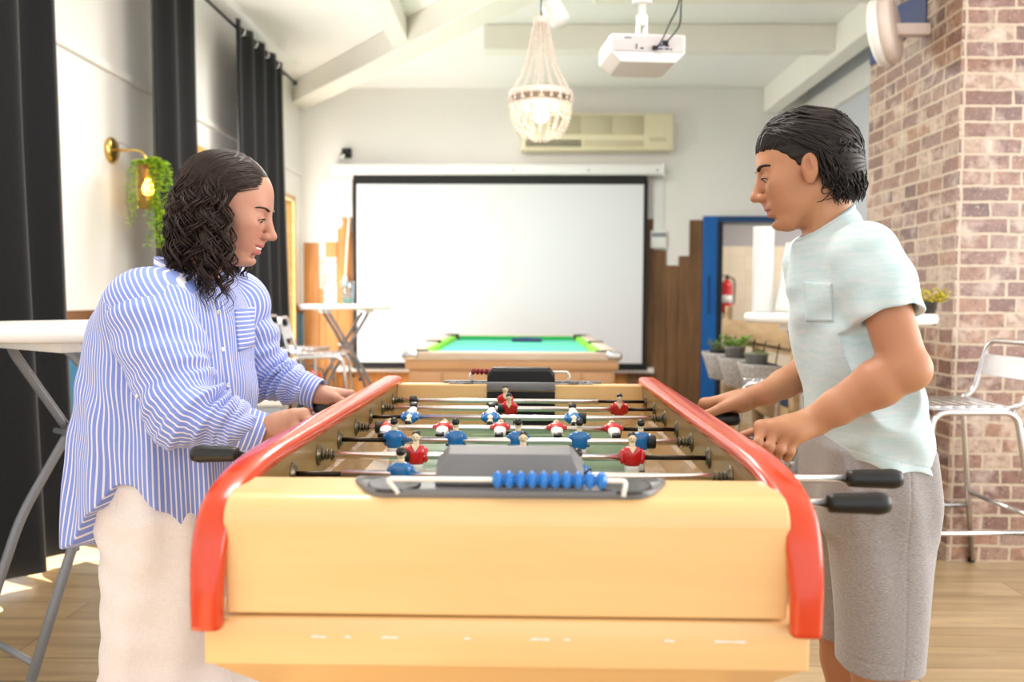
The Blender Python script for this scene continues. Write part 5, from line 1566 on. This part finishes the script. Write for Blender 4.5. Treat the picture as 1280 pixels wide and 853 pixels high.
# ------------------------------------------------------------------ aluminium bar stools
def stool(x, y, face, label, z=.77):
    """face: direction angle the sitter looks to"""
    rt = empty('bar_stool', (x, y, 0), face, label=label, cat='stool', group='aluminium bar stools with slatted seats')
    d, w = .185, .19
    for s in (-1, 1):
        pts = fillet([(d + .075, s * (w + .06), .013), (d - .01, s * w, z - .02), (-d + .015, s * w, z - .02), (-d - .085, s * (w + .055), .013)], .06, 6)
        MB().tube(pts, .0125, 10).build('leg_frame', M_alu, rt)
        for px_ in (d + .075, -d - .085): MB().cyl((px_, s * (w + .06), 0), (px_, s * (w + .059), .02), .0155, n=12).build('foot_cap', M_rubber, rt)
    st_ = MB()
    seat = MB().rbox((-d + .02, -w + .008, z - .012), (d - .01, w - .008, z - .002), .003)
    so = seat.build('seat', M_alu, rt)
    for k in range(7):
        MB().rbox((-d + .02 + k * .052, -w + .004, z - .002), (-d + .062 + k * .052, w - .004, z + .006), .003).build('seat_slat', M_alu, so)
    MB().tube(fillet([(-d + .03, -w + .01, z - .01), (-d - .03, -w + .01, z + .03), (-d - .085, -w + .02, z + .255), (-d - .085, w - .02, z + .255), (-d - .03, w - .01, z + .03), (-d + .03, w - .01, z - .01)], .055, 6), .0125, 10).build('back_frame', M_alu, rt)
    MB().add(*(lambda A: (A, [(0, 1, 2, 3), (7, 6, 5, 4), (0, 4, 5, 1), (1, 5, 6, 2), (2, 6, 7, 3), (3, 7, 4, 0)]))([(-d - .052 - o, s_ * (w - .015), z + h) for o in (0, .004) for s_, h in ((-1, .115), (1, .115), (1, .195), (-1, .195))][:0] or
        [(-d - .045 - o - (.02 if h > .15 else 0), s_ * (w - .015), z + h) for o in (0, .005) for s_, h in ((-1, .105), (1, .105), (1, .195), (-1, .195))])).build('backrest', M_alu, rt, bevel=.0015)
    for zz, ex in ((.27, .30), (.33, 0)):
        if ex:
            f = (.77 - zz) / .77; xx = d + .075 * f; ww = w + .06 * f
            MB().tube(fillet([(-d - .085 * f, -ww, zz), (xx + .03, -ww, zz - .0), (xx + .03, ww, zz), (-d - .085 * f, ww, zz)], .06, 6), .0105, 10).build('footrest', M_alu, rt)
        else:
            f = (.77 - zz) / .77; MB().cyl((-d - .085 * f, -w - .055 * f, zz), (-d - .085 * f, w + .055 * f, zz), .0105, n=10).build('stretcher', M_alu, rt)
    return rt
stool(1.80, 3.585, PI + .06, 'aluminium bar stool standing in front of the brick pillar')
stool(1.44, 4.55, PI * .75, 'aluminium bar stool behind the hands of the person in aqua')
stool(-1.50, 6.15, .12, 'aluminium bar stool beside the far table, nearer the camera of the two', .80)
stool(-1.80, 6.72, -.1, 'aluminium bar stool close to the dark curtain by the far table', .80)

# ------------------------------------------------------------------ pool table
M_poolwood = wood('pale_pool_oak', (.74, .56, .39), (.82, .65, .48), .4, (2, 20, 20))
M_poolglare = wood('pool_rail_glare', (.78, .70, .61), (.85, .78, .70), .35, (3, 20, 20))  # glare on the rail tops is put into this paler wood colour
PT = empty('pool_table', (-.09, 6.87, 0), label='light oak pool table with turquoise cloth in front of the screen', cat='pool table')
a, b_ = .715, 1.36
MB().rbox((-a + .035, -b_ + .035, .50), (a - .035, b_ - .035, .79), .008).build('cabinet', M_poolwood, PT)
MB().rbox((-a + .012, -b_ + .012, .735), (a - .012, b_ - .012, .80), .006).build('skirting', M_poolwood, PT)
for x0, x1 in ((-.655, -.47), (-.45, .45), (.47, .655)): MB().rbox((x0, -b_ + .024, .53), (x1, -b_ + .037, .715), .004).build('front_panel', M_poolwood, PT)
MB().box((-a + .13, -b_ + .13, .795), (a - .13, b_ - .13, .806)).build('cloth', plain('turquoise_cloth', (.33, .76, .66), .8, var=.03), PT)
fr = MB()
for x0, y0, x1, y1 in ((-a, -b_, a, -b_ + .095), (-a, b_ - .095, a, b_), (-a, -b_ + .09, -a + .095, b_ - .09), (a - .095, -b_ + .09, a, b_ - .09)):
    MB().rbox((x0, y0, .795), (x1, y1, .85), .008).build('rail', M_poolglare, PT)
M_cush = plain('lime_cushion_cloth', (.50, .80, .22), .75); M_cush2 = plain('green_cushion_cloth', (.12, .62, .32), .75)
def cushion(x0, y0, x1, y1, m):
    cx, cy = (x0 + x1) / 2, (y0 + y1) / 2
    MB().add([(x0, y0, .806), (x1, y0, .806), (x1, y1, .806), (x0, y1, .806), (x0 + (.012 if cx > 0 and abs(cx) > .4 else 0), y0, .842), (x1 - (.012 if cx < 0 and abs(cx) > .4 else 0), y0, .842), (x1 - (.012 if cx < 0 and abs(cx) > .4 else 0), y1, .842), (x0 + (.012 if cx > 0 and abs(cx) > .4 else 0), y1, .842)],
             [(0, 3, 2, 1), (4, 5, 6, 7), (0, 1, 5, 4), (1, 2, 6, 5), (2, 3, 7, 6), (3, 0, 4, 7)]).build('cushion', m, PT, bevel=.006)
for s in (-1, 1):
    for y0, y1 in ((-b_ + .16, -.07), (.07, b_ - .16)):
        cushion(*( (-a + .09, y0, -a + .15, y1) if s < 0 else (a - .15, y0, a - .09, y1)), M_cush)
cushion(-a + .17, b_ - .15, a - .17, b_ - .09, M_cush2); cushion(-a + .17, -b_ + .09, a - .17, -b_ + .15, M_cush2)
for sx in (-1, 1):
    for sy in (-1, 0, 1):
        px_, py_ = sx * (a - .10), sy * (b_ - .10)
        MB().lathe([(.05, .858), (.062, .858), (.064, .850), (.060, .80), (.048, .80), (.046, .852)], (px_ + (.045 * sx if sy == 0 else 0), py_, 0), n=20).build('pocket', M_rubber, PT)
    for sy in (-1, 1):
        MB().rbox((sx * a - .055 + (-.045 if sx > 0 else .045), sy * b_ - .055 + (-.045 if sy > 0 else .045), .80), (sx * a + .055 + (-.045 if sx > 0 else .045), sy * b_ + .055 + (-.045 if sy > 0 else .045), .857), .02, 3).build('corner_cap', M_alu, PT)
        lg = MB().rbox((sx * (a - .17) - .075, sy * (b_ - .2) - .075, .03), (sx * (a - .17) + .075, sy * (b_ - .2) + .075, .52), .015).build('leg', M_poolwood, PT)
        MB().cyl((sx * (a - .17), sy * (b_ - .2), 0), (sx * (a - .17), sy * (b_ - .2), .035), .05, n=16).build('levelling_foot', M_rubber, lg)
tr_ = [(0, 0), (.27, 0), (.135, .24)]
ri = MB().tube(fillet([(.02, 0, .018), (.27, 0, .018), (.135, .24, .018), (0, 0, .018), (.04, 0, .018)], .035), .016, 8)
o = ri.build('triangle_rack', plain('dark_blue_plastic', (.08, .16, .38), .4)); o.location = (-.12, 7.72, .806)
tag(o, 'dark blue triangle rack lying at the far end of the pool cloth', 'triangle rack')

# ------------------------------------------------------------------ projection screen
M_screen = plain('matte_white_screen', (.86, .868, .88), .9, var=.006, scale=2, spec=.1)
SRN = empty('projection_screen', (-.275, 8.87, 2.545), label='large white projection screen with black border on the back wall', cat='projection screen')
hs = MB().rbox((-1.745, -.07, -.055), (1.69, .105, .055), .02, 3).build('housing', M_wplastic, SRN)
for x in (-.83, .14, .92, 1.63): MB().cyl((x, -.074, -.012), (x, -.068, -.012), .010, n=12).build('screw', M_steel_grey, hs)
for sx in (-1.745, 1.69): MB().rbox((sx - .012, -.075, -.06), (sx + .012, .108, .06), .006).build('end_cap', M_wplastic, SRN)
x0, x1, z1, z0 = -1.547, 1.546, -.098, -2.07
MB().box((x0 + .045, -.0035, z0 + .05), (x1 - .045, .0035, z1 - .05)).build('screen_sheet', M_screen, SRN)
bd = MB(); M_border = plain('black_screen_border', (.055, .058, .065), .7)
for q in ((x0, -.0045, z0, x1, .0045, z0 + .05), (x0, -.0045, z1 - .05, x1, .0045, z1), (x0, -.0044, z0 + .05, x0 + .045, .0044, z1 - .05), (x1 - .045, -.0044, z0 + .05, x1, .0044, z1 - .05)):
    MB().box((q[0], q[1], q[2]), (q[3], q[4], q[5])).build('border', M_border, SRN)
MB().box((x0 + .01, -.003, z1), (x1 - .01, .003, -.04)).build('drop_cloth', M_border, SRN)
MB().cyl((x0 - .01, 0, z0 - .004), (x1 + .01, 0, z0 - .004), .014, n=14).build('weight_bar', M_border, SRN)

# ------------------------------------------------------------------ air conditioner
M_ac = plain('aged_cream_plastic', (.90, .86, .73), .45, var=.03); M_ac2 = plain('beige_grille', (.80, .76, .64), .5); M_dark = plain('dark_slot', (.16, .15, .13), .6)
ACU = empty('air_conditioner', (.735, 9.0, 2.925), label='cream wall air conditioner above the projection screen', cat='air conditioner')
MB().rbox((-.785, -.22, -.185), (.785, -.005, .19), .02, 3).build('casing', M_ac, ACU)
g = MB().rbox((-.50, -.228, -.03), (.47, -.215, .165), .004).build('intake_grille', M_ac2, ACU)
for k in range(3):
    MB().rbox((-.49 + k * .322, -.2315, -.022), (-.178 + k * .322, -.226, .158), .003).build('grille_panel', plain('grille_panel', (.76, .72, .60), .5) if k == 0 else bpy.data.materials['grille_panel'], g)
for x0, x1 in ((-.74, -.17), (-.14, .47)):
    s_ = MB().box((x0, -.2225, -.158), (x1, -.2185, -.088)).build('air_outlet', M_dark if x0 < -.5 else M_ac2, ACU)
    for k in range(2): MB().rbox((x0 + .005, -.235, -.15 + k * .032), (x1 - .005, -.222, -.14 + k * .032), .002).build('outlet_flap', M_ac, s_)
MB().rbox((.53, -.226, -.10), (.70, -.218, -.06), .004).build('control_panel', M_ac2, ACU)

# ------------------------------------------------------------------ small wall fittings
rt = empty('security_lamp', (-1.90, 9.0, 2.735), label='small black wall lamp with clear glass globe at screen corner', cat='lamp')
MB().rbox((-.05, -.05, -.05), (.05, -.002, .05), .01).build('wall_box', M_black, rt); MB().cyl((0, -.05, 0), (-.02, -.10, -.03), .03, .035, 16).build('lamp_holder', M_black, rt)
MB().ball((-.05, -.16, -.115), (.07, .07, .075), 20, 14).build('globe', M_glass, rt); MB().cyl((-.02, -.10, -.03), (-.04, -.12, -.08), .022, n=14).build('neck', M_wplastic, rt)
rt = empty('cable_trunking', (1.40, 9.0, 2.10), label='white vertical cable trunking with a switch box right of the screen', cat='cable trunking')
MB().rbox((-.055, -.02, -.30), (.055, -.001, .38), .006).build('trunk', M_wplastic, rt)
MB().rbox((-.085, -.05, -.36), (.085, -.001, -.17), .01).build('switch_box', M_wplastic, rt); MB().rbox((-.075, -.058, -.24), (.075, -.048, -.195), .004).build('switch_panel', plain('grey_switch', (.55, .58, .60), .4), rt)
o = MB().tube(spline([(0, 0, .55), (.01, -.01, .3), (-.012, -.012, .0), (-.03, -.012, -.30)], 8), .009, 8).lathe([(0, -.42), (.022, -.42), (.028, -.38), (.02, -.31), (0, -.30)], (-.03, -.012, 0), n=12).build('pull_cord', M_wplastic); o.location = (-1.885, 8.95, 1.75)
tag(o, 'white hanging cord with a plug left of the screen', 'cord')
rt = empty('junction_box', (-2.02, 9.0, 2.01), label='small round white disc fitting on the wall above the pine boards', cat='wall fitting')
MB().lathe([(0, .05), (.05, .05), (.075, .035), (.085, .0)], (0, 0, 0), (0, -1, 0), 24).build('disc', M_wplastic, rt); MB().lathe([(0, .056), (.03, .056), (.035, .048)], (0, 0, 0), (0, -1, 0), 20).build('centre_cap', M_grey_wall, rt)
t = NT('printed_notice'); n = t.noise(t.coords((1, 1, 1)), 14, 2); n2 = t.noise(t.coords((1, 1, 1)), 45, 1)
t.col(t.mix(t.ramp(n2, [(.45, 0.), (.6, .6)]), t.ramp(n, [(.35, (.82, .62, .55)), (.5, (.84, .76, .72)), (.65, (.76, .50, .45))]), (.86, .82, .80))); t.set(Roughness=.6)
o = MB().rbox((-.095, -.004, -.17), (.095, .004, .17), .002).build('notice', t.m); o.location = (-2.11, 8.973, 1.47); tag(o, 'pale pink paper notice pinned on the pine boards', 'notice')

# ------------------------------------------------------------------ things on the far table
o = MB().lathe([(0, 0), (.048, 0), (.052, .006), (.052, .13), (.045, .15), (.02, .175), (.02, .20), (.026, .202), (.026, .225), (0, .226)], n=22).build('bottle', M_wplastic); o.location = (-1.61, 6.93, 1.15); tag(o, 'white plastic bottle on the far white table', 'bottle')
rt = empty('drinking_glass', (-1.47, 6.95, 1.15), label='clear drinking glass with green at its base on the far table', cat='glass')
MB().lathe([(0, 0), (.045, 0), (.055, .19), (.052, .19), (.043, .008), (0, .008)], n=22).build('glass_wall', glass_mat('bluish_glass', (.93, .97, 1), .3), rt); MB().lathe([(0, .009), (.040, .009), (.043, .05), (0, .05)], n=20).build('drink', plain('green_drink', (.35, .60, .45), .2), rt)
M_offw = plain('offwhite_board', (.80, .80, .79), .5, var=.02)
# things on the right table
for nm, x, y, w_, h, lean, lab in (('white_board', 1.04, 3.72, .088, .375, 0, 'taller upright white board standing on the table beside the person in aqua'), ('white_board', 1.115, 3.70, .062, .30, .17, 'shorter white board leaning right beside the tall upright board')):
    M_ = Matrix.Rotation(lean, 4, 'Y')
    o = MB().rbox((-w_ / 2, -.014, 0), (w_ / 2, .014, h), .004, 2).build(nm, M_offw); o.location = (x, y, 1.146 + (.004 if lean else 0)); o.rotation_euler = (0, lean, 0)
    tag(o, lab, 'board')
def potted(name, loc, r, h, potm, leafm, nl, ll, lw, label, spread=.7, up=.9, seed=1, stems=True):
    rt = empty(name, loc, label=label, cat='plant'); rr = random.Random(seed)
    pt = MB().lathe([(0, 0), (r * .72, 0), (r * .78, .005), (r, h - .012), (r * 1.06, h - .01), (r * 1.06, h), (r * .95, h), (r * .9, h - .015)], n=24).build('pot', potm, rt)
    MB().lathe([(0, h - .018), (r * .93, h - .018), (r * .93, h - .025)], n=20).build('soil', plain('soil', (.20, .15, .11), .9) if 'soil' not in bpy.data.materials else bpy.data.materials['soil'], pt)
    mb = MB(); sm = MB()
    for k in range(nl):
        a = rr.uniform(0, 6.28); e = rr.uniform(.25, 1) * up; d = Vector((math.cos(a) * spread, math.sin(a) * spread, e)).normalized(); L_ = rr.uniform(.4, 1) * ll * 2.2
        base = Vector((math.cos(a) * r * .3, math.sin(a) * r * .3, h - .02)); tip = base + d * L_
        if stems: sm.tube([base, base + d * L_ * .5 + Vector((0, 0, .1 * ll)), tip], .0018, 5)
        for q in range(4):
            p = base + (tip - base) * (.45 + .18 * q); b2 = rr.uniform(0, 6.28)
            leaf_mb(mb, p, d * .7 + Vector((math.cos(b2), math.sin(b2), .1)), (0, 0, 1), ll * rr.uniform(.5, 1), lw * rr.uniform(.6, 1))
    mb.build('leaves', leafm, rt, recalc=False)
    if stems: sm.build('stems', plain(name + '_stem', (.45, .42, .15), .6), rt)
    return rt
potted('yellow_plant', (1.665, 3.50, 1.146), .028, .05, plain('dark_pot', (.16, .13, .11), .5), leafmat('yellow_leaf', (.58, .50, .06), (.86, .78, .16)), 22, .038, .014, 'small pot of yellow foliage on the right end of the table by the pillar', .75, 1.2, 4)

# ------------------------------------------------------------------ pallet rack with hanging baskets
M_pallet = wood('raw_pallet_wood', (.58, .47, .34), (.74, .63, .48), .7, (18, 2, 18), spec=.2)
RK = empty('pallet_rack', (1.60, 5.95, 0), label='raw pallet wood rack holding hanging baskets beside the blue doorway', cat='rack')
for y in (-.84, -.02, .84):
    for x in (0.03, .30): MB().rbox((x - .02, y - .035, 0), (x + .02, y + .035, 1.15 if y > .5 else 1.05), .004).build('post', M_pallet, RK)
for z0, z1 in ((.905, 1.045), (.44, .54), (.20, .30)): MB().rbox((-.012, -.87, z0), (.01, .87, z1), .003).build('front_plank', M_pallet, RK)
for z in (.42, .86, .16): MB().rbox((.012, -.86, z), (.33, .86, z + .02), .003).build('shelf', M_pallet, RK)
M_basket = NT('grey_wicker'); v = M_basket.coords((1, 1, 1)); wv = M_basket.n('ShaderNodeTexWave', wave_type='BANDS', bands_direction='Z'); M_basket.l(v, wv.inputs[0]); wv.inputs['Scale'].default_value = 26; wv.inputs['Distortion'].default_value = 1.5
nz = M_basket.noise(M_basket.coords((60, 60, 20)), 2, 3); M_basket.col(M_basket.mix(M_basket.ramp(nz, [(.4, 0.), (.65, .8)]), (.62, .61, .60), (.85, .84, .82))); M_basket.bump(wv.outputs[0], .6, .01); M_basket.set(Roughness=.8); M_basket = M_basket.m
M_gpot = plain('grey_clay_pot', (.52, .51, .50), .7, var=.08); M_dpot = plain('charcoal_pot', (.22, .23, .26), .6)
for k, (y, lab) in enumerate(((6.52, 'farthest grey wicker basket, against the blue door jamb'), (5.98, 'middle grey wicker basket of the three on the rack'), (5.42, 'nearest grey wicker basket, behind the far hand of the person in aqua'))):
    rt = empty('basket', (1.580, y, .59), label=lab, cat='basket', group='grey half-round wicker baskets on the rack')
    secs = []; n = 22
    for z, f in ((.0, .70), (.01, .74), (.19, 1.0), (.205, 1.03), (.205, .97), (.19, .94), (.012, .70)):
        ring = []
        for i in range(n):
            a_ = PI / 2 + PI * i / (n - 1); ring.append((.205 * f * math.cos(a_) - .004, .235 * f * math.sin(a_), z))
        secs.append(ring)
    MB().sweep(secs).build('basket_body', M_basket, rt)
    for s in (-1, 1): MB().tube(fillet([(-.02, s * .15, .19), (.0, s * .15, .33), (.016, s * .15, .345)], .01), .004, 6).build('hook', M_rodblack, rt)
potted('potted_succulent', (1.485, 6.52, .604), .062, .21, M_dpot, leafmat('dull_green_leaf', (.30, .38, .20), (.46, .50, .28)), 12, .05, .016, 'spiky plant in a dark pot in the farthest basket', .6, 1.3, 7)
potted('potted_plant', (1.485, 5.98, .604), .070, .265, M_gpot, leafmat('mid_green_leaf', (.20, .48, .12), (.46, .66, .22)), 20, .06, .022, 'leafy bright green plant in a grey pot in the middle basket', .8, 1.0, 8)
potted('potted_sedum', (1.485, 5.42, .604), .070, .255, M_gpot, leafmat('grey_green_leaf', (.42, .50, .28), (.58, .62, .38)), 26, .03, .014, 'low grey-green plant in a grey pot in the nearest basket', 1.0, .7, 9)
bx = (('yellow_file', (.84, .66, .16), 6.30, .05, .27, 'yellow file box on the lower rack shelf'), ('white_file', (.86, .88, .93), 6.20, .09, .25, 'pale white file box beside the yellow file'), ('black_file', (.10, .10, .12), 6.115, .04, .26, 'thin black file between the pale boxes on the rack'),
      ('blue_file', (.55, .63, .82), 6.02, .10, .24, 'pale blue file box beside the thin black file'), ('brown_file', (.40, .30, .22), 6.45, .06, .25, 'brown file leaning at the far end of the lower shelf'))
for nm, c, y, w_, h, lab in bx:
    o = MB().rbox((-.09, -w_ / 2, 0), (.09, w_ / 2, h), .004).build(nm, plain(nm + '_card', c, .6)); o.location = (1.775, y, .4405); tag(o, lab, 'file box')
for nm, c, y, w_, h, z, lab in (('carton', (.80, .64, .28), 6.1, .26, .13, .88, 'tan carton on the upper rack shelf'), ('toolbox', (.13, .13, .15), 5.72, .22, .11, .88, 'dark toolbox on the upper rack shelf'), ('tin', (.88, .87, .84), 5.52, .10, .14, .88, 'white tin on the upper rack shelf')):
    rt = empty(nm, (1.775, y, z + .0005), label=lab, cat=nm); MB().rbox((-.09, -w_ / 2, 0), (.09, w_ / 2, h), .01).build('body', plain(nm + '_skin', c, .6), rt); MB().rbox((-.093, -w_ / 2 - .003, h - .02), (.093, w_ / 2 + .003, h + .008), .005).build('lid', plain(nm + '_lid', tuple(x * .85 for x in c), .6), rt)
rt = empty('crate', (-1.78, 5.25, 0), .2, label='white storage crate with grey front below the striped sleeve', cat='crate')
MB().rbox((-.26, -.2, .03), (.26, .2, .55), .015).build('body', plain('crate_grey', (.60, .63, .66), .5), rt); MB().rbox((-.28, -.22, .54), (.28, .22, .60), .012).build('lid', M_wplastic, rt)
for sx in (-1, 1):
    for sy in (-1, 1): MB().cyl((sx * .2, sy * .14, 0), (sx * .2, sy * .14, .035), .025, n=12).build('foot', M_rubber, rt)
# fire extinguishers
M_red = plain('red_gloss', (.80, .06, .05), .25, coat=.5)
def ext(loc, label):
    rt = empty('fire_extinguisher', loc, label=label, cat='fire extinguisher')
    MB().lathe([(0, 0), (.07, 0), (.075, .01), (.075, .36), (.06, .41), (.025, .44), (.022, .46)], n=24).build('cylinder', M_red, rt)
    MB().lathe([(.0755, .14), (.0758, .14), (.0758, .24), (.0755, .24)], n=24).build('paper_band', M_wplastic, rt)
    MB().rbox((-.02, -.02, .455), (.02, .02, .50), .005).rbox((-.09, -.012, .50), (.03, .012, .515), .004).build('valve', M_black, rt)
    MB().tube(spline([(.02, 0, .48), (.09, -.02, .45), (.10, -.02, .30), (.09, -.02, .12)], 6), .011, 8).build('hose', M_black, rt)
    return rt
ext((-2.17, 8.62, 0), 'red fire extinguisher on the floor behind the far bar stools')
ext((2.73, 11.50, 1.02), 'red fire extinguisher seen through the doorway beside blue frame')
MB().rbox((-.05, -.02, -.02), (.05, .025, .4), .005).build('wall_bracket', M_black, bpy.data.objects['fire_extinguisher.001'])
bpy.data.objects['wall_bracket'].location = (0, .075, .02)

# ------------------------------------------------------------------ hanging from the ceiling
M_beadw = plain('whitewashed_wood_bead', (.90, .85, .80), .5, var=.08, scale=80)
CH = empty('chandelier', (.075, 4.5, 2.27), label='whitewashed bead chandelier hanging above the table football table', cat='chandelier')
MB().lathe([(.030, .372), (.040, .372), (.042, .382), (.040, .402), (.034, .405), (.030, .40)], n=20).build('crown', M_beadw, CH)
MB().lathe([(.158, -.014), (.168, -.014), (.170, -.004), (.170, .012), (.166, .018), (.158, .018), (.156, .0)], n=40).build('hoop', M_beadw, CH)
MB().lathe([(.150, -.052), (.156, -.052), (.156, -.044), (.150, -.044)], n=36).build('lower_hoop', M_beadw, CH)
def strand(pts, r, name, n=6, var=0.3):
    mb = MB(); rr = random.Random(hash(tuple(round(c, 3) for c in pts[0])) % 1000)
    P = spline(pts, 16); d = 0; last = P[0]; step = r * 2.05
    for i, p in enumerate(P):
        if i == 0 or (p - last).length >= step: mb.ball(p, (r * (1 + var * rr.uniform(-1, .3)),) * 2 + (r * 1.05,), n, 5); last = p
    return mb.build(name, M_beadw, CH)
for k in range(14):
    a = 2 * PI * k / 14 + .1; c, s = math.cos(a), math.sin(a)
    strand([(c * .036, s * .036, .385), (c * .062, s * .062, .25), (c * .10, s * .10, .12), (c * .163, s * .163, .012)], .0072, 'bead_strand')
for k in range(20):
    a = 2 * PI * k / 20; c, s = math.cos(a), math.sin(a)
    strand([(c * .166, s * .166, -.014), (c * .158, s * .158, -.09), (c * .135, s * .135, -.165), (c * .105, s * .105, -.215)], .0088, 'basket_strand')
for k in range(10):
    a = 2 * PI * (k + .5) / 10; c, s = math.cos(a), math.sin(a); a2 = a + 2 * PI / 10; c2, s2 = math.cos(a2), math.sin(a2)
    strand([(c * .165, s * .165, -.02), ((c + c2) * .079, (s + s2) * .079, -.085), (c2 * .165, s2 * .165, -.02)], .0075, 'bead_swag')
    strand([(c * .14, s * .14, -.12), (c * .09, s * .09, -.20), (c * .03, s * .03, -.235)], .0085, 'basket_strand')
MB().cyl((0, 0, .40), (0, 0, 1.15), .0035, n=8).build('cord', M_rodblack, CH); MB().cyl((0, 0, .02), (0, 0, .40), .003, n=8).build('inner_cord', M_beadw, CH)
MB().lathe([(.015, .03), (.018, .02), (.018, -.03), (.014, -.035)], n=14).build('lamp_holder', M_beadw, CH)
MB().lathe([(.012, -.035), (.016, -.045), (.034, -.080), (.037, -.10), (.028, -.13), (0, -.142)], n=18).build('bulb', emit('warm_white_bulb', (1, .93, .78), 14), CH)
MB().lathe([(0, 1.15), (.05, 1.15), (.05, 1.13), (.02, 1.115), (0, 1.115)], n=18).build('ceiling_rose', M_wplastic, CH)
rt = empty('spotlight', (.155, 4.62, 2.74), label='white cylindrical spotlight hanging beside the chandelier top', cat='spotlight')
R_ = Matrix.Rotation(.5, 4, 'Y')
MB().lathe([(0, -.075), (.045, -.075), (.055, -.065), (.055, .06), (.045, .075), (0, .078)], d=(.45, -.2, -.85), n=24).build('lamp_body', M_wplastic, rt)
MB().tube(fillet([(0, 0, .03), (-.01, 0, .10), (-.01, 0, .68)], .03), .009, 8).build('stem', M_wplastic, rt)
# projector
M_proj = plain('projector_white', (.80, .79, .785), .4, var=.02)
PJ = empty('projector', (.535, 4.0, 2.335), .10, label='white ceiling projector with black cables hanging from a pole', cat='projector')
x, y0, y1 = .172, -.13, .17
pj = MB(); top = [(-x, y0), (x, y0), (x + .002, y1 - .03), (x - .03, y1), (-x + .03, y1), (-x - .002, y1 - .03)]
secs = []
for z, f in ((-.065, .72), (-.060, .76), (-.02, 1.0), (.055, 1.0), (.062, .975)): secs.append([(q[0] * f, (q[1] - y0) * (f * .5 + .5) + y0, z) for q in top])
pj.sweep(secs, smooth=False); bo = pj.build('body', M_proj, PJ, bevel=.006)
rear = MB().rbox((-x + .012, y0 - .004, -.018), (x - .012, y0 + .002, .052), .003).build('rear_panel', plain('projector_rear', (.72, .70, .70), .45), bo)
M_port = plain('dark_port', (.10, .09, .12), .4); M_portb = plain('blue_port', (.14, .12, .42), .4)
for px_, pz, w_, m in ((.055, .010, .012, M_portb), (.085, .010, .010, M_port), (.055, -.004, .012, M_portb), (.085, -.004, .010, M_port), (-.055, .010, .005, M_port), (-.055, -.002, .005, M_port), (-.03, -.004, .007, M_port), (.105, -.006, .005, M_port)):
    MB().rbox((px_ - w_, y0 - .0065, pz - .0035), (px_ + w_, y0 - .002, pz + .0035), .0015).build('port', m, rear)
MB().rbox((-.11, y0 - .006, .038), (-.078, y0 - .002, .046), .001).build('badge', M_steel_grey, rear)
MB().lathe([(0, .062), (.075, .062), (.085, .072), (.06, .082), (.0, .083)], n=24).build('mount_plate', plain('mount_beige', (.78, .72, .60), .5), PJ)
for s in (-1, 1): MB().rbox((s * .018 - .006, -.02, .075), (s * .018 + .006, .02, .16), .004).build('mount_arm', M_wplastic, PJ)
MB().cyl((0, 0, .135), (0, 0, .185), .027, n=20).build('collar', M_wplastic, PJ); MB().cyl((0, 0, .16), (0, 0, 1.085), .0185, n=18).build('pole', M_wplastic, PJ); MB().cyl((0, 0, .235), (0, 0, .262), .045, .045, 22).build('pole_ring', M_wplastic, PJ)
MB().lathe([(0, 1.085), (.08, 1.085), (.08, 1.065), (.02, 1.055)], n=22).build('ceiling_plate', M_wplastic, PJ)
for dx, e in ((.028, -.005), (.075, .02)):
    MB().tube(spline([(dx, y0 - .008, e), (dx + .02, y0 - .035, e + .02), (dx + .06, y0 - .03, .10), (.135 + dx * .2, y0 - .0, .22), (.165 + dx * .3, y0 + .04, .5), (.15, y0 + .10, 1.08)], 8), .0035, 6).build('cable', M_black, PJ)
    MB().rbox((dx - .013, y0 - .022, e - .008), (dx + .013, y0 - .004, e + .010), .003).build('cable_plug', M_black, PJ)
# round loudspeaker on the pillar
rt = empty('loudspeaker', (1.735, 4.18, 2.505), label='round white loudspeaker bracketed to the top of the brick pillar', cat='loudspeaker')
dv = Vector((-.80, .58, -.12)).normalized()
M_sp = plain('speaker_white', (.91, .91, .90), .4); M_spb = plain('speaker_beige_back', (.86, .80, .76), .5)
MB().lathe([(0, -.055), (.125, -.055), (.152, -.048), (.158, -.035), (.158, .0)], (0, 0, 0), dv, 40).build('back_shell', M_spb, rt)
MB().lathe([(.158, .0), (.163, .004), (.163, .03), (.156, .042), (.145, .048), (.12, .056), (.06, .066), (0, .07)], (0, 0, 0), dv, 40).build('grille', M_sp, rt)
MB().rbox((.03, -.03, -.025), (PX0 - 1.735, .03, .03), .006).build('bracket', M_spb, rt)
bpy.context.view_layer.update()
